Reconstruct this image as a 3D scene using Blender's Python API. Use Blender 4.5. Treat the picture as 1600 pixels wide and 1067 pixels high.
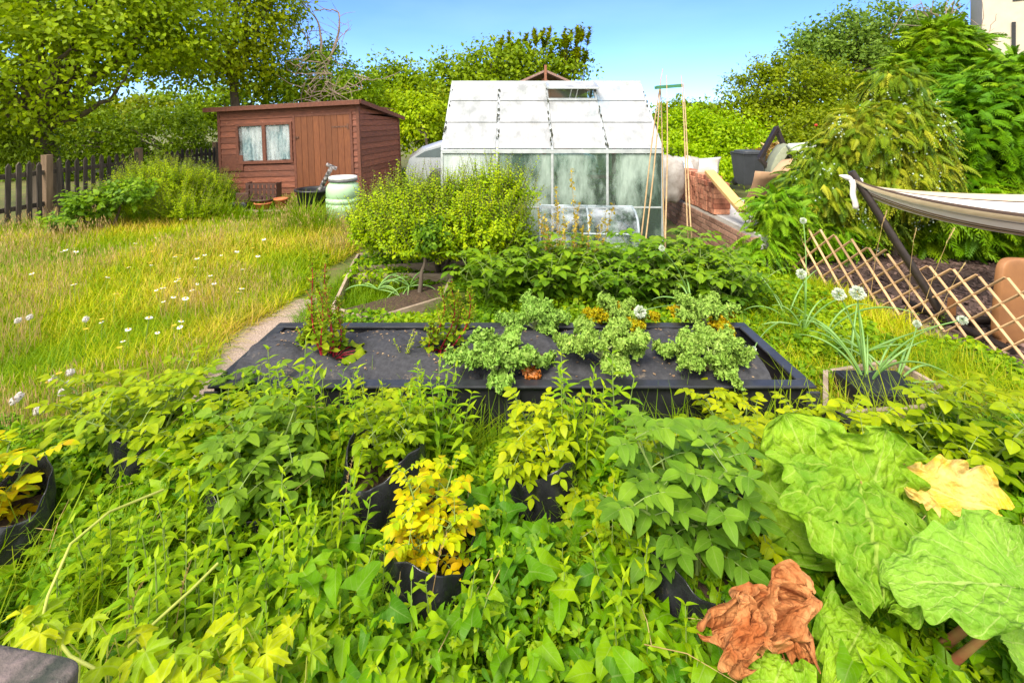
import bpy, math, random
import numpy as np
from mathutils import Vector, Matrix, Euler
for o in list(bpy.data.objects): bpy.data.objects.remove(o)
R = math.radians
S = bpy.context.scene
C = S.collection
# ------------------------------------------------------------------ camera, sky, sun, exposure
F, CX, CY, PITCH, CAMZ = 740.0, 800.0, 185.0, 0.0, 1.65
cam = bpy.data.cameras.new('camera'); camo = bpy.data.objects.new('camera', cam); C.objects.link(camo)
cam.sensor_fit = 'HORIZONTAL'; cam.sensor_width = 36; cam.lens = F/1600*36
cam.shift_y = -(533.5-CY)/1600
cam.clip_start = .05; cam.clip_end = 2000
camo.location = (0, 0, CAMZ); camo.rotation_euler = (R(90)-PITCH, 0, 0)
S.camera = camo
SUN_EL, SUN_AZ = R(50), R(208)          # azimuth clockwise from +Y
w = bpy.data.worlds.new("World"); S.world = w; w.use_nodes = True
nt = w.node_tree; nt.nodes.clear()
sky = nt.nodes.new('ShaderNodeTexSky'); sky.sky_type = 'NISHITA'; sky.sun_disc = False
sky.sun_elevation = SUN_EL; sky.sun_rotation = SUN_AZ; sky.air_density = .8; sky.dust_density = .15; sky.ozone_density = 3.0
bg = nt.nodes.new('ShaderNodeBackground'); bg.inputs[1].default_value = .145
out = nt.nodes.new('ShaderNodeOutputWorld')
tc = nt.nodes.new('ShaderNodeTexCoord'); mp = nt.nodes.new('ShaderNodeMapping'); mp.inputs['Scale'].default_value = (1.2, 1.2, 4)
ns = nt.nodes.new('ShaderNodeTexNoise'); ns.inputs['Scale'].default_value = 2.0; ns.inputs['Detail'].default_value = 6
rp = nt.nodes.new('ShaderNodeValToRGB'); rp.color_ramp.elements[0].position = .45; rp.color_ramp.elements[1].position = .85
rp.color_ramp.elements[1].color = (.22, .22, .22, 1)
mx = nt.nodes.new('ShaderNodeMix'); mx.data_type = 'RGBA'; mx.inputs[7].default_value = (5.5, 6.2, 7.0, 1)
nt.links.new(tc.outputs['Generated'], mp.inputs[0]); nt.links.new(mp.outputs[0], ns.inputs[0]); nt.links.new(ns.outputs[0], rp.inputs[0])
nt.links.new(rp.outputs[0], mx.inputs[0]); nt.links.new(sky.outputs[0], mx.inputs[6]); tn = nt.nodes.new('ShaderNodeMix'); tn.data_type = 'RGBA'; tn.blend_type = 'MULTIPLY'; tn.inputs[0].default_value = 1; tn.inputs[7].default_value = (.47, .62, .96, 1)
nt.links.new(mx.outputs[2], tn.inputs[6])
# unseen bright cloud overhead and behind camera, added to lift shadows; blue sky ahead
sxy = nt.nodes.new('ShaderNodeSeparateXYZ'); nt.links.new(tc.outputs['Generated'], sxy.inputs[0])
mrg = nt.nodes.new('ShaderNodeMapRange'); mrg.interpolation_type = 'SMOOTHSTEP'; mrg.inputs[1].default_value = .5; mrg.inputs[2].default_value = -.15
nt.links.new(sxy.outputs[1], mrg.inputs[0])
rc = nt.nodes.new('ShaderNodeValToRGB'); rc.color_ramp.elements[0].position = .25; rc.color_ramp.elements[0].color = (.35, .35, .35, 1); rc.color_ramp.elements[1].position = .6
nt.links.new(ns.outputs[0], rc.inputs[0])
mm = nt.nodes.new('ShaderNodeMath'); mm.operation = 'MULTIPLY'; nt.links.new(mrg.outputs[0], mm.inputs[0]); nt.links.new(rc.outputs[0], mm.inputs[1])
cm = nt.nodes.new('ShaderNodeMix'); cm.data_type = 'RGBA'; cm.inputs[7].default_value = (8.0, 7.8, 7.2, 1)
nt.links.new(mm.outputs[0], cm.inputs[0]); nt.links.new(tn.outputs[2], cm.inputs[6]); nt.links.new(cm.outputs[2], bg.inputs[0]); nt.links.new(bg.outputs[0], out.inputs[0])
sl = bpy.data.lights.new('sun', 'SUN'); sl.energy = 2.7; sl.angle = R(22); sl.color = (1, .92, .80)
so = bpy.data.objects.new('sun', sl); C.objects.link(so)
sd = Vector((math.sin(SUN_AZ)*math.cos(SUN_EL), math.cos(SUN_AZ)*math.cos(SUN_EL), math.sin(SUN_EL)))
so.rotation_euler = sd.to_track_quat('Z', 'Y').to_euler()
S.view_settings.view_transform = 'Standard'; S.view_settings.look = 'None'; S.view_settings.gamma = 1
S.view_settings.exposure = 1.2
S.render.engine = 'CYCLES'
S.cycles.max_bounces = 8; S.cycles.diffuse_bounces = 5; S.cycles.transparent_max_bounces = 16; S.cycles.transmission_bounces = 6

# ------------------------------------------------------------------ placing helpers
def at(px, py, Y):
    u = (px-CX)/F; v = -(py-CY)/F
    d = (u, math.cos(PITCH)+v*math.sin(PITCH), -math.sin(PITCH)+v*math.cos(PITCH))
    k = Y/d[1]
    return Vector((d[0]*k, Y, CAMZ+d[2]*k))
def gnd(px, py, z=0.):
    u = (px-CX)/F; v = -(py-CY)/F
    d = (u, math.cos(PITCH)+v*math.sin(PITCH), -math.sin(PITCH)+v*math.cos(PITCH))
    k = (z-CAMZ)/d[2]
    return Vector((d[0]*k, d[1]*k, z))
def srgb(r, g, b):
    f = lambda c: (c/255)/12.92 if c/255 < .04045 else ((c/255+.055)/1.055)**2.4
    return (f(r), f(g), f(b))

# ------------------------------------------------------------------ scene-graph helpers
def tag(o, label=None, cat=None, group=None, kind=None):
    if label: o['label'] = label
    if cat: o['category'] = cat
    if group: o['group'] = group
    if kind: o['kind'] = kind
    return o
def empty(name, loc=(0, 0, 0), rot=(0, 0, 0), label=None, cat=None, group=None, scale=1):
    o = bpy.data.objects.new(name, None); C.objects.link(o); o.empty_display_size = .1
    o.location = loc; o.rotation_euler = rot; o.scale = (scale,)*3 if not hasattr(scale, '__len__') else scale
    return tag(o, label, cat, group)
def kids(o): return [c for c in bpy.data.objects if c.parent == o]
def copy_tree(o, loc, rot=(0, 0, 0), scale=1, label=None, cat=None, group=None, ch=None):
    c = o.copy(); C.objects.link(c); c.location = loc; c.rotation_euler = rot; c.scale = (scale,)*3
    tag(c, label, cat, group)
    for k in (ch if ch is not None else kids(o)):
        d = k.copy(); C.objects.link(d); d.parent = c
    return c
def meshob(name, me, parent=None, loc=None):
    o = bpy.data.objects.new(name, me); C.objects.link(o)
    if parent: o.parent = parent
    if loc is not None: o.location = loc
    return o

# ------------------------------------------------------------------ geometry collector
class Geo:
    def __init__(s): s.V = []; s.F = []; s.UV = []; s.Rn = []; s.n = 0
    def add(s, V, Fc, uv=None, rnd=None, mat=0, flat=False):
        V = np.asarray(V, float).reshape(-1, 3); Fc = np.asarray(Fc, int)
        s.V.append(V); s.F.append((Fc+s.n, mat, flat))
        s.UV.append(np.zeros((len(V), 2)) if uv is None else np.asarray(uv, float))
        if rnd is None: rnd = random.random()
        s.Rn.append(np.full(len(V), rnd) if np.isscalar(rnd) else np.asarray(rnd, float))
        s.n += len(V)
    def mesh(s, name, mats):
        me = bpy.data.meshes.new(name)
        V = np.concatenate(s.V); UV = np.concatenate(s.UV); Rn = np.concatenate(s.Rn)
        loops = np.concatenate([f.reshape(-1) for f, m, fl in s.F])
        tot = np.concatenate([np.full(len(f), f.shape[1]) for f, m, fl in s.F])
        mi = np.concatenate([np.full(len(f), m) for f, m, fl in s.F])
        sm = np.concatenate([np.full(len(f), not fl) for f, m, fl in s.F])
        start = np.concatenate([[0], np.cumsum(tot)[:-1]])
        me.vertices.add(len(V)); me.vertices.foreach_set('co', V.reshape(-1))
        me.loops.add(len(loops)); me.loops.foreach_set('vertex_index', loops.astype(np.int32))
        me.polygons.add(len(tot)); me.polygons.foreach_set('loop_start', start.astype(np.int32))
        me.polygons.foreach_set('material_index', mi.astype(np.int32))
        me.polygons.foreach_set('use_smooth', sm)
        uvl = me.uv_layers.new(name='UVMap'); uvl.data.foreach_set('uv', UV[loops].reshape(-1))
        a = me.attributes.new('rnd', 'FLOAT', 'POINT'); a.data.foreach_set('value', Rn)
        for m in (mats if isinstance(mats, (list, tuple)) else [mats]): me.materials.append(m)
        me.update(calc_edges=True)
        return me
    def build(s, name, mats, parent=None, loc=None, bevel=0):
        o = meshob(name, s.mesh(name, mats), parent, loc)
        if bevel:
            b = o.modifiers.new('bevel', 'BEVEL'); b.width = bevel; b.segments = 2; b.limit_method = 'ANGLE'
        return o
BF = np.array([[0, 3, 2, 1], [4, 5, 6, 7], [0, 1, 5, 4], [1, 2, 6, 5], [2, 3, 7, 6], [3, 0, 4, 7]])
def box(g, x0, y0, z0, x1, y1, z1, mat=0, rnd=None):
    V = [(x0, y0, z0), (x1, y0, z0), (x1, y1, z0), (x0, y1, z0), (x0, y0, z1), (x1, y0, z1), (x1, y1, z1), (x0, y1, z1)]
    g.add(V, BF, rnd=rnd, mat=mat, flat=True)
def obox(g, c, ax, ay, az, mat=0, rnd=None):
    """box from centre and three half-axis vectors"""
    c, ax, ay, az = map(lambda q: np.array(q, float), (c, ax, ay, az))
    V = [c-ax-ay-az, c+ax-ay-az, c+ax+ay-az, c-ax+ay-az, c-ax-ay+az, c+ax-ay+az, c+ax+ay+az, c-ax+ay+az]
    g.add(V, BF, rnd=rnd, mat=mat, flat=True)
def nrm(v): v = np.asarray(v, float); return v/(np.linalg.norm(v, axis=-1, keepdims=True)+1e-12)
def bar(g, p, q, wd, th, up=(0, 0, 1), mat=0, rnd=None):
    p = np.array(p, float); q = np.array(q, float); d = nrm(q-p); x = nrm(np.cross(d, up)); z = np.cross(x, d)
    obox(g, (p+q)/2, x*wd/2, (q-p)/2, z*th/2, mat, rnd)
def tube(g, pts, rad, seg=6, mat=0, rnd=None, cap=True):
    P = np.array(pts, float); n = len(P); rad = np.broadcast_to(np.asarray(rad, float), (n,))
    T = nrm(np.gradient(P, axis=0)); ref = np.array([0, 0, 1.]) if abs(T[:, 2]).mean() < .8 else np.array([1., 0, 0])
    X = nrm(np.cross(T, ref)); Y = np.cross(T, X)
    a = np.arange(seg)/seg*2*math.pi
    V = P[:, None]+rad[:, None, None]*(X[:, None]*np.cos(a)[None, :, None]+Y[:, None]*np.sin(a)[None, :, None])
    i = np.arange(n-1)[:, None]*seg; j = np.arange(seg)[None]; k = (j+1) % seg
    Fc = np.stack([i+j, i+k, i+seg+k, i+seg+j], -1).reshape(-1, 4)
    uv = np.stack([np.tile(np.arange(seg)/seg, n), np.repeat(np.linspace(0, 1, n), seg)], -1)
    g.add(V.reshape(-1, 3), Fc, uv, rnd, mat)
    if cap and seg > 4:
        g.add(V[0], [list(range(seg))], rnd=rnd, mat=mat, flat=True); g.add(V[-1], [list(range(seg))[::-1]], rnd=rnd, mat=mat, flat=True)
def lathe(g, prof, seg=24, c=(0, 0, 0), mat=0, rnd=None, sq=0):
    pr = np.array(prof, float); n = len(pr); a = np.arange(seg)/seg*2*math.pi
    V = np.stack([pr[:, 0][:, None]*np.cos(a), pr[:, 0][:, None]*np.sin(a), np.repeat(pr[:, 1][:, None], seg, 1)], -1)+np.array(c)
    i = np.arange(n-1)[:, None]*seg; j = np.arange(seg)[None]; k = (j+1) % seg
    g.add(V.reshape(-1, 3), np.stack([i+j, i+k, i+seg+k, i+seg+j], -1).reshape(-1, 4), rnd=rnd, mat=mat)
def gridsurf(g, V, uv=None, mat=0, rnd=None, flat=False):
    V = np.asarray(V, float); n, m = V.shape[:2]
    i = np.arange(n-1)[:, None]*m; j = np.arange(m-1)[None]
    Fc = np.stack([i+j, i+j+1, i+m+j+1, i+m+j], -1).reshape(-1, 4)
    if uv is None:
        uv = np.stack(np.meshgrid(np.linspace(0, 1, m), np.linspace(0, 1, n)), -1)
    g.add(V.reshape(-1, 3), Fc, uv.reshape(-1, 2), rnd, mat, flat)
rs = np.random.RandomState(7)
def snoise(P, f, seed=0, oct=3):
    """smooth sum-of-sines noise in -1..1"""
    r = np.random.RandomState(seed); P = np.asarray(P, float); o = np.zeros(P.shape[:-1]); A = 0
    for k in range(oct):
        for q in range(4):
            d = r.normal(size=P.shape[-1]); d /= np.linalg.norm(d)
            o += np.sin(P@d*f*2**k*(.7+.6*r.rand())+r.rand()*6.28+1.3*np.sin(P@np.roll(d, 1)*f*2**k*.6))*.5**k
        A += 2.2*.5**k
    return np.clip(o/A, -1, 1)

# ------------------------------------------------------------------ materials
def mnodes(name):
    m = bpy.data.materials.new(name); m.use_nodes = True; t = m.node_tree
    return m, t, t.nodes['Principled BSDF'], t.nodes['Material Output']
def N(t, ty, **kw):
    n = t.nodes.new(ty)
    for k, v in kw.items():
        if k.startswith('i_'):
            key = k[2:]; n.inputs[int(key) if key.isdigit() else key.replace('_', ' ')].default_value = v
        else: setattr(n, k, v)
    return n
def ramp(t, els):
    r = t.nodes.new('ShaderNodeValToRGB'); cr = r.color_ramp
    while len(cr.elements) < len(els): cr.elements.new(.5)
    for e, (p, c) in zip(cr.elements, els): e.position = p; e.color = (*c, 1)
    return r
def mixc(t, fac, a, b, blend='MIX'):
    m = t.nodes.new('ShaderNodeMix'); m.data_type = 'RGBA'; m.blend_type = blend
    for s, v in ((0, fac), (6, a), (7, b)):
        if hasattr(v, 'is_linked') or hasattr(v, 'links'): t.links.new(v, m.inputs[s])
        elif s == 0: m.inputs[0].default_value = v
        else: m.inputs[s].default_value = (*v, 1)
    return m.outputs[2]
def math_(t, op, a, b=0.):
    m = t.nodes.new('ShaderNodeMath'); m.operation = op
    for s, v in ((0, a), (1, b)):
        if hasattr(v, 'links'): t.links.new(v, m.inputs[s])
        else: m.inputs[s].default_value = v
    return m.outputs[0]
def leafmat(name, cols, trans=.42, rough=.5, vein=.35, side=True, hue=.008, bump=.0, nscale=25, ncol=None, spec=.2, nth=.55):
    """leaf: colour varies leaf to leaf (rnd) and plant to plant, pale midrib and side veins, thin and translucent"""
    m, t, b, o = mnodes(name); L = t.links.new
    at_ = N(t, 'ShaderNodeAttribute', attribute_name='rnd')
    r = ramp(t, [(i/(len(cols)-1) if len(cols) > 1 else 0, c) for i, c in enumerate(cols)] if len(cols) > 1 else [(0, cols[0]), (1, cols[0])])
    L(at_.outputs['Fac'], r.inputs[0])
    oi = N(t, 'ShaderNodeObjectInfo')
    hs = N(t, 'ShaderNodeHueSaturation')
    L(r.outputs[0], hs.inputs['Color'])
    mr = N(t, 'ShaderNodeMapRange'); L(oi.outputs['Random'], mr.inputs[0]); mr.inputs[3].default_value = .5-hue; mr.inputs[4].default_value = .5+hue
    L(mr.outputs[0], hs.inputs['Hue']); hs.inputs['Saturation'].default_value = 1.07; hs.inputs['Value'].default_value = .97
    col = hs.outputs[0]
    geo = N(t, 'ShaderNodeTexCoord')
    nz = N(t, 'ShaderNodeTexNoise', i_Scale=nscale, i_Detail=3.); L(geo.outputs['Object'], nz.inputs[0])
    rr = ramp(t, [(.3, (.78, .8, .78)), (.7, (1.15, 1.12, 1.1))]); L(nz.outputs[0], rr.inputs[0])
    col = mixc(t, 1., col, rr.outputs[0], 'MULTIPLY')
    if ncol:
        nz2 = N(t, 'ShaderNodeTexNoise', i_Scale=nscale*.5, i_Detail=5., i_Roughness=.7); L(geo.outputs['Object'], nz2.inputs[0])
        r2 = ramp(t, [(nth, (0, 0, 0)), (nth+.1, (1, 1, 1))]); L(nz2.outputs[0], r2.inputs[0])
        col = mixc(t, r2.outputs[0], col, ncol)
    if vein:
        sx = N(t, 'ShaderNodeSeparateXYZ'); L(geo.outputs['UV'], sx.inputs[0])
        a = math_(t, 'ABSOLUTE', math_(t, 'SUBTRACT', sx.outputs[0], .5))
        mid = math_(t, 'LESS_THAN', a, .025)
        if side:
            q = math_(t, 'SUBTRACT', math_(t, 'MULTIPLY', sx.outputs[1], 7.), math_(t, 'MULTIPLY', a, 5.))
            q = math_(t, 'ABSOLUTE', math_(t, 'SUBTRACT', math_(t, 'FRACT', q), .5))
            sv = math_(t, 'MULTIPLY', math_(t, 'LESS_THAN', q, .06), .5)
            mid = math_(t, 'MAXIMUM', mid, sv)
        fac = math_(t, 'MULTIPLY', mid, vein)
        lt = mixc(t, .5, col, (.45, .5, .2))
        col2 = mixc(t, fac, col, lt)
        if bump:
            bp = N(t, 'ShaderNodeBump', i_Strength=bump, i_Distance=.01, invert=True); L(mid, bp.inputs['Height'])
            bp2 = N(t, 'ShaderNodeBump', i_Strength=bump, i_Distance=.01); L(nz.outputs[0], bp2.inputs['Height']); L(bp.outputs[0], bp2.inputs['Normal'])
            L(bp2.outputs[0], b.inputs['Normal'])
        col = col2
    L(col, b.inputs['Base Color']); b.inputs['Roughness'].default_value = rough
    b.inputs['Specular IOR Level'].default_value = spec
    if trans:
        tr = N(t, 'ShaderNodeBsdfTranslucent')
        tcol = mixc(t, 1., col, (1.15, 1.15, .55), 'MULTIPLY'); L(tcol, tr.inputs[0])
        ms = N(t, 'ShaderNodeMixShader', i_0=trans); L(b.outputs[0], ms.inputs[1]); L(tr.outputs[0], ms.inputs[2]); L(ms.outputs[0], o.inputs[0])
    return m
def mat(name, c, rough=.6, c2=None, scale=8, metal=0, bump=0., stretch=None, detail=6, lo=.35, hi=.7, rnd=0., spots=None, spec=.4, coat=0):
    m, t, b, o = mnodes(name); L = t.links.new
    g = N(t, 'ShaderNodeTexCoord'); mp = N(t, 'ShaderNodeMapping'); L(g.outputs['Object'], mp.inputs[0])
    if stretch: mp.inputs['Scale'].default_value = stretch
    nz = N(t, 'ShaderNodeTexNoise', i_Scale=float(scale), i_Detail=float(detail), i_Roughness=.6); L(mp.outputs[0], nz.inputs[0])
    if c2 is None: c2 = tuple(x*.75 for x in c)
    r = ramp(t, [(lo, c2), (hi, c)]); L(nz.outputs[0], r.inputs[0]); col = r.outputs[0]
    if rnd:
        a = N(t, 'ShaderNodeAttribute', attribute_name='rnd')
        rr = ramp(t, [(0, (1-rnd,)*3), (1, (1+rnd,)*3)]); L(a.outputs['Fac'], rr.inputs[0]); col = mixc(t, 1., col, rr.outputs[0], 'MULTIPLY')
    if spots:
        n2 = N(t, 'ShaderNodeTexNoise', i_Scale=float(spots[1]), i_Detail=8., i_Roughness=.75); L(g.outputs['Object'], n2.inputs[0])
        r2 = ramp(t, [(spots[2], (0, 0, 0)), (spots[2]+.07, (1, 1, 1))]); L(n2.outputs[0], r2.inputs[0]); col = mixc(t, r2.outputs[0], col, spots[0])
    L(col, b.inputs['Base Color']); b.inputs['Roughness'].default_value = rough; b.inputs['Metallic'].default_value = metal
    b.inputs['Specular IOR Level'].default_value = spec; b.inputs['Coat Weight'].default_value = coat
    if bump:
        bp = N(t, 'ShaderNodeBump', i_Strength=bump, i_Distance=.02); L(nz.outputs[0], bp.inputs['Height']); L(bp.outputs[0], b.inputs['Normal'])
    return m

# ------------------------------------------------------------------ leaf templates and stamping
def leaf_tpl(shape='ovate', nl=5, nw=1, width=.55, fold=.25, droop=.25, wave=0., seed=0, frill=0.):
    r = np.random.RandomState(seed); t = np.linspace(0, 1, nl+1); s = np.linspace(-1, 1, 2*nw+1)
    T, Sx = np.meshgrid(t, s, indexing='ij')
    if shape == 'ovate': wd = np.sin(np.pi*np.clip(t, .02, .995)**.75)**.8
    elif shape == 'lance': wd = np.sin(np.pi*np.clip(t, .02, .99)**.65)
    elif shape == 'heart': wd = np.clip((1-t), .01, 1)**.65*(1-.15*(1-t))+.02
    elif shape == 'round': wd = np.sqrt(np.clip(1-(2*t-1)**2, .02, 1))
    elif shape == 'blade': wd = np.clip(1-t**1.5, .06, 1)
    wd = wd*width/2
    X = Sx*wd[:, None]; Yc = T.copy()
    if shape == 'heart': Yc = T-.28*np.abs(Sx)*(1-T)**2
    ang = -droop*2*T
    Z = -droop*Yc**2+fold*np.abs(X)+wave*np.sin(T*9+r.rand()*6)*Sx*wd[:, None]
    Yc = Yc*(1-.2*droop)
    if frill: Z = Z+frill*np.sin(T*26+Sx*2)*np.abs(Sx)**2
    V = np.stack([X, Yc, Z], -1); m = 2*nw+1
    i = np.arange(nl)[:, None]*m; j = np.arange(m-1)[None]
    Fc = np.stack([i+j, i+j+1, i+m+j+1, i+m+j], -1).reshape(-1, 4)
    return V.reshape(-1, 3), Fc, np.stack([Sx*.5+.5, T], -1).reshape(-1, 2)
def lobed_tpl(lobes=5, seed=0, depth=.58, droop=.2):
    """palmate lobed leaf (hop, maple): fan of lobes round the base, toothed edges"""
    r = np.random.RandomState(seed); n = lobes*8
    th = np.linspace(-2.5, 2.5, n+1); ph = (th+2.5)/5*lobes
    f = np.abs((ph % 1)-.5)*2                       # 0 mid-lobe .. 1 at notches
    rad = (1-depth*f**1.3)*(.62+.38*np.cos(th*.62))
    rad[1::2] *= .84
    V = [(0, .18, 0)]; uv = [(.5, .1)]; F_ = []
    for ring, k in ((1, .5), (2, 1.)):
        for q in range(n+1):
            x = math.sin(th[q])*rad[q]*k*.75; y = .3+math.cos(th[q])*rad[q]*k*.75
            z = -droop*(rad[q]*k)**2+.06*math.cos(ph[q]*6.283)*k
            V.append((x, y-.12, z)); uv.append((.5+ (((ph[q] % 1)-.5)*.5), k))
    for q in range(n):
        F_.append((1+q, 1+n+1+q, 1+n+1+q+1, 1+q+1))
    T3 = [(0, 1+q, 1+q+1) for q in range(n)]
    return np.array(V), np.array(F_), np.array(uv), np.array(T3)
def stamp(g, tpl, pos, d, up, sc, rnd, mat=0, wsc=None):
    pos = np.asarray(pos, float); 
    if len(pos) == 0: return
    V, Fc, uv = tpl[:3]; d = nrm(d); x = nrm(np.cross(d, np.asarray(up, float))); z = np.cross(x, d); M = len(pos); n = len(V)
    sc = np.broadcast_to(np.asarray(sc, float), (M,)); wsc = np.ones(M) if wsc is None else wsc
    W = pos[:, None]+sc[:, None, None]*(V[None, :, 0:1]*x[:, None]*wsc[:, None, None]+V[None, :, 1:2]*d[:, None]+V[None, :, 2:3]*z[:, None])
    off = (np.arange(M)*n)[:, None, None]
    rr = np.repeat(np.broadcast_to(rnd, (M,)), n)
    base = g.n
    g.add(W.reshape(-1, 3), (Fc[None]+off).reshape(-1, Fc.shape[1]), np.tile(uv, (M, 1)), rr, mat)
    if len(tpl) > 3: g.F.append(((tpl[3][None]+off).reshape(-1, 3)+base, mat, False))
class Stamps:
    """collects leaf placements, spreads them over template variants"""
    def __init__(s): s.p = []; s.d = []; s.u = []; s.s = []; s.r = []
    def add(s, p, d, u, sc, rn=None): s.p.append(p); s.d.append(d); s.u.append(u); s.s.append(sc); s.r.append(random.random() if rn is None else rn)
    def flush(s, g, tpls, mat=0):
        if not s.p: return
        p, d, u, sc, r = map(np.array, (s.p, s.d, s.u, s.s, s.r)); k = np.random.RandomState(len(p)).randint(len(tpls), size=len(p))
        for i, t in enumerate(tpls):
            q = k == i
            if q.any(): stamp(g, t, p[q], d[q], u[q], sc[q], r[q], mat)
def rv(a, b): return a+(b-a)*random.random()
def V3(*a): return np.array(a, float)
# ================================================================== SETTING
M = {}
M['soil'] = mat('soil', (.10, .062, .035), .95, (.035, .022, .014), 60, bump=.6)
M['ground'] = mat('ground', (.17, .17, .035), .95, (.08, .10, .02), 3, bump=.4, spots=((.14, .09, .045), 6, .52))
M['gravel'] = mat('gravel', (.50, .38, .31), .95, (.26, .19, .14), 90, bump=.8, spots=((.5, .44, .38), 160, .6))
M['bark'] = mat('bark_mulch', (.16, .10, .08), .95, (.04, .025, .02), 70, bump=.9, rnd=.4)
M['concrete'] = mat('concrete', (.55, .54, .52), .9, (.42, .41, .4), 5, bump=.1)
def gz(x, y):
    x = np.asarray(x, float); y = np.asarray(y, float)
    return .02*np.sin(x*1.7+1)*np.sin(y*1.3)+.012*np.sin(x*4.1)*np.cos(y*3.7)
def sheet(name, x0, y0, x1, y1, nx, ny, m, z=0., dz=True, rag=0.):
    X, Y = np.meshgrid(np.linspace(x0, x1, nx), np.linspace(y0, y1, ny))
    if rag:
        q = snoise(np.stack([X, Y], -1), 6, 5); X = X+rag*q*((X == x0) | (X == x1)); Y = Y+rag*q*((Y == y0) | (Y == y1))
    Z = gz(X, Y)+z if dz else X*0+z
    g = Geo(); gridsurf(g, np.stack([X, Y, Z], -1)); o = g.build(name, m); return tag(o, kind='structure')
g = Geo()
xs = np.concatenate([[-400, -120, -60, -30, -16], np.linspace(-12, 12, 70), [16, 30, 60, 120, 400]])
ys = np.concatenate([[-60, -10], np.linspace(-2, 16, 60), [20, 30, 60, 120, 500]])
X, Y = np.meshgrid(xs, ys); gridsurf(g, np.stack([X, Y, np.where(np.abs(X) < 13, gz(X, Y), 0)*(Y < 16)-.015], -1))
tag(g.build('ground', M['ground']), kind='structure')
sheet('path', -2.3, 1.9, -1.5, 4.3, 12, 40, M['gravel'], .006, rag=.08)
sheet('bark_ground', 2.95, 2.0, 9.5, 6.4, 60, 50, M['bark'], .012, rag=.15)
# bark chips (loose, beyond counting)
g = Geo()
for i in range(5200):
    x, y = rv(3.1, 8), rv(2.6, 6.2); l = rv(.012, .035); a = rv(0, 6.28); b = rv(-.5, .5)
    obox(g, (x, y, float(gz(x, y))+.022), (math.cos(a)*l, math.sin(a)*l, b*l), (-math.sin(a)*l*.4, math.cos(a)*l*.4, rv(-.2, .2)*l), (0, 0, .003), rnd=rv(0, 1))
tag(g.build('bark_chips', mat('bark_chip', (.22, .14, .11), .95, (.07, .045, .04), 30, rnd=.6)), kind='stuff')
# raised patio slab with its low brick retaining wall
g = Geo(); box(g, 2.66, 5.06, -.02, 2.95, 5.7, .395); box(g, 2.66, 5.704, -.02, 3.6, 9.6, .395); tag(g.build('patio', M['concrete'], bevel=.01), kind='structure')

# ------------------------------------------------------------------ bricks
def brickmat(name, c1, c2, mortar, bw=.225, bh=.075):
    m, t, b, o = mnodes(name); L = t.links.new
    g = N(t, 'ShaderNodeTexCoord'); nz = N(t, 'ShaderNodeTexNoise', i_Scale=35., i_Detail=6.); L(g.outputs['Object'], nz.inputs[0])
    a = N(t, 'ShaderNodeAttribute', attribute_name='rnd'); r = ramp(t, [(0, c1), (.6, c2), (1, tuple(x*1.25 for x in c2))]); L(a.outputs['Fac'], r.inputs[0])
    r2 = ramp(t, [(.3, (.7, .68, .66)), (.7, (1.15, 1.15, 1.15))]); L(nz.outputs[0], r2.inputs[0])
    L(mixc(t, 1., r.outputs[0], r2.outputs[0], 'MULTIPLY'), b.inputs['Base Color']); b.inputs['Roughness'].default_value = .9
    bp = N(t, 'ShaderNodeBump', i_Strength=.6, i_Distance=.01); L(nz.outputs[0], bp.inputs['Height']); L(bp.outputs[0], b.inputs['Normal'])
    return m
M['brick'] = brickmat('brick', (.30, .10, .055), (.50, .22, .13), None)
M['oldbrick'] = brickmat('old_brick', (.20, .095, .06), (.36, .20, .14), None)
M['mortar'] = mat('mortar', (.33, .30, .26), .95, (.2, .18, .15), 40, bump=.4)
root = empty('retaining_wall', (2.55, 5.05, 0), label='low weathered brick retaining wall along the edge of the raised patio', cat='wall')
g = Geo(); box(g, .008, .008, -.05, .10, 4.5, .385); g.build('mortar_core', M['mortar'], root)
g = Geo()
for k in range(6):
    z = -.03+k*.07
    for j in range(21):
        y = j*.22+(k % 2)*.11-.11
        y0, y1 = max(y, 0), min(y+.21, 4.5)
        if y1-y0 > .03: box(g, 0-rv(0, .004), y0, z, .105, y1, z+.06, rnd=rv(0, 1))
g.build('brick_courses', M['oldbrick'], root, bevel=.004)
root = empty('brick_stack', (2.62, 6.15, .4), label='long stack of loose orange bricks piled on the patio edge beside the greenhouse', cat='brick stack')
g = Geo()
for k in range(6):
    z = k*.068
    for j in range(24):
        y = j*.077+rv(-.004, .004)
        for i in range(1):
            if j == 0 or k == 5 or True:
                box(g, rv(-.008, .008)-.0, y, z, .215+rv(-.008, .008), y+.07, z+.065, rnd=rv(0, 1))
g.build('loose_bricks', M['brick'], root, bevel=.004)
g = Geo()
for i in range(16):
    box(g, rv(0, .05), .2+i*.11, .409, .2, .2+i*.11+.1, .409+rv(.055, .065), rnd=rv(0, 1))
g.build('top_course', M['brick'], root, bevel=.004)
root2 = empty('brick_stack', (2.86, 7.15, .4), label='second lower stack of orange bricks behind the long one', cat='brick stack')
g = Geo()
for k in range(5):
    for j in range(10): box(g, rv(-.01, .01), j*.077, k*.068, .215, j*.077+.07, k*.068+.065, rnd=rv(0, 1))
g.build('loose_bricks', M['brick'], root2, bevel=.004)

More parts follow.
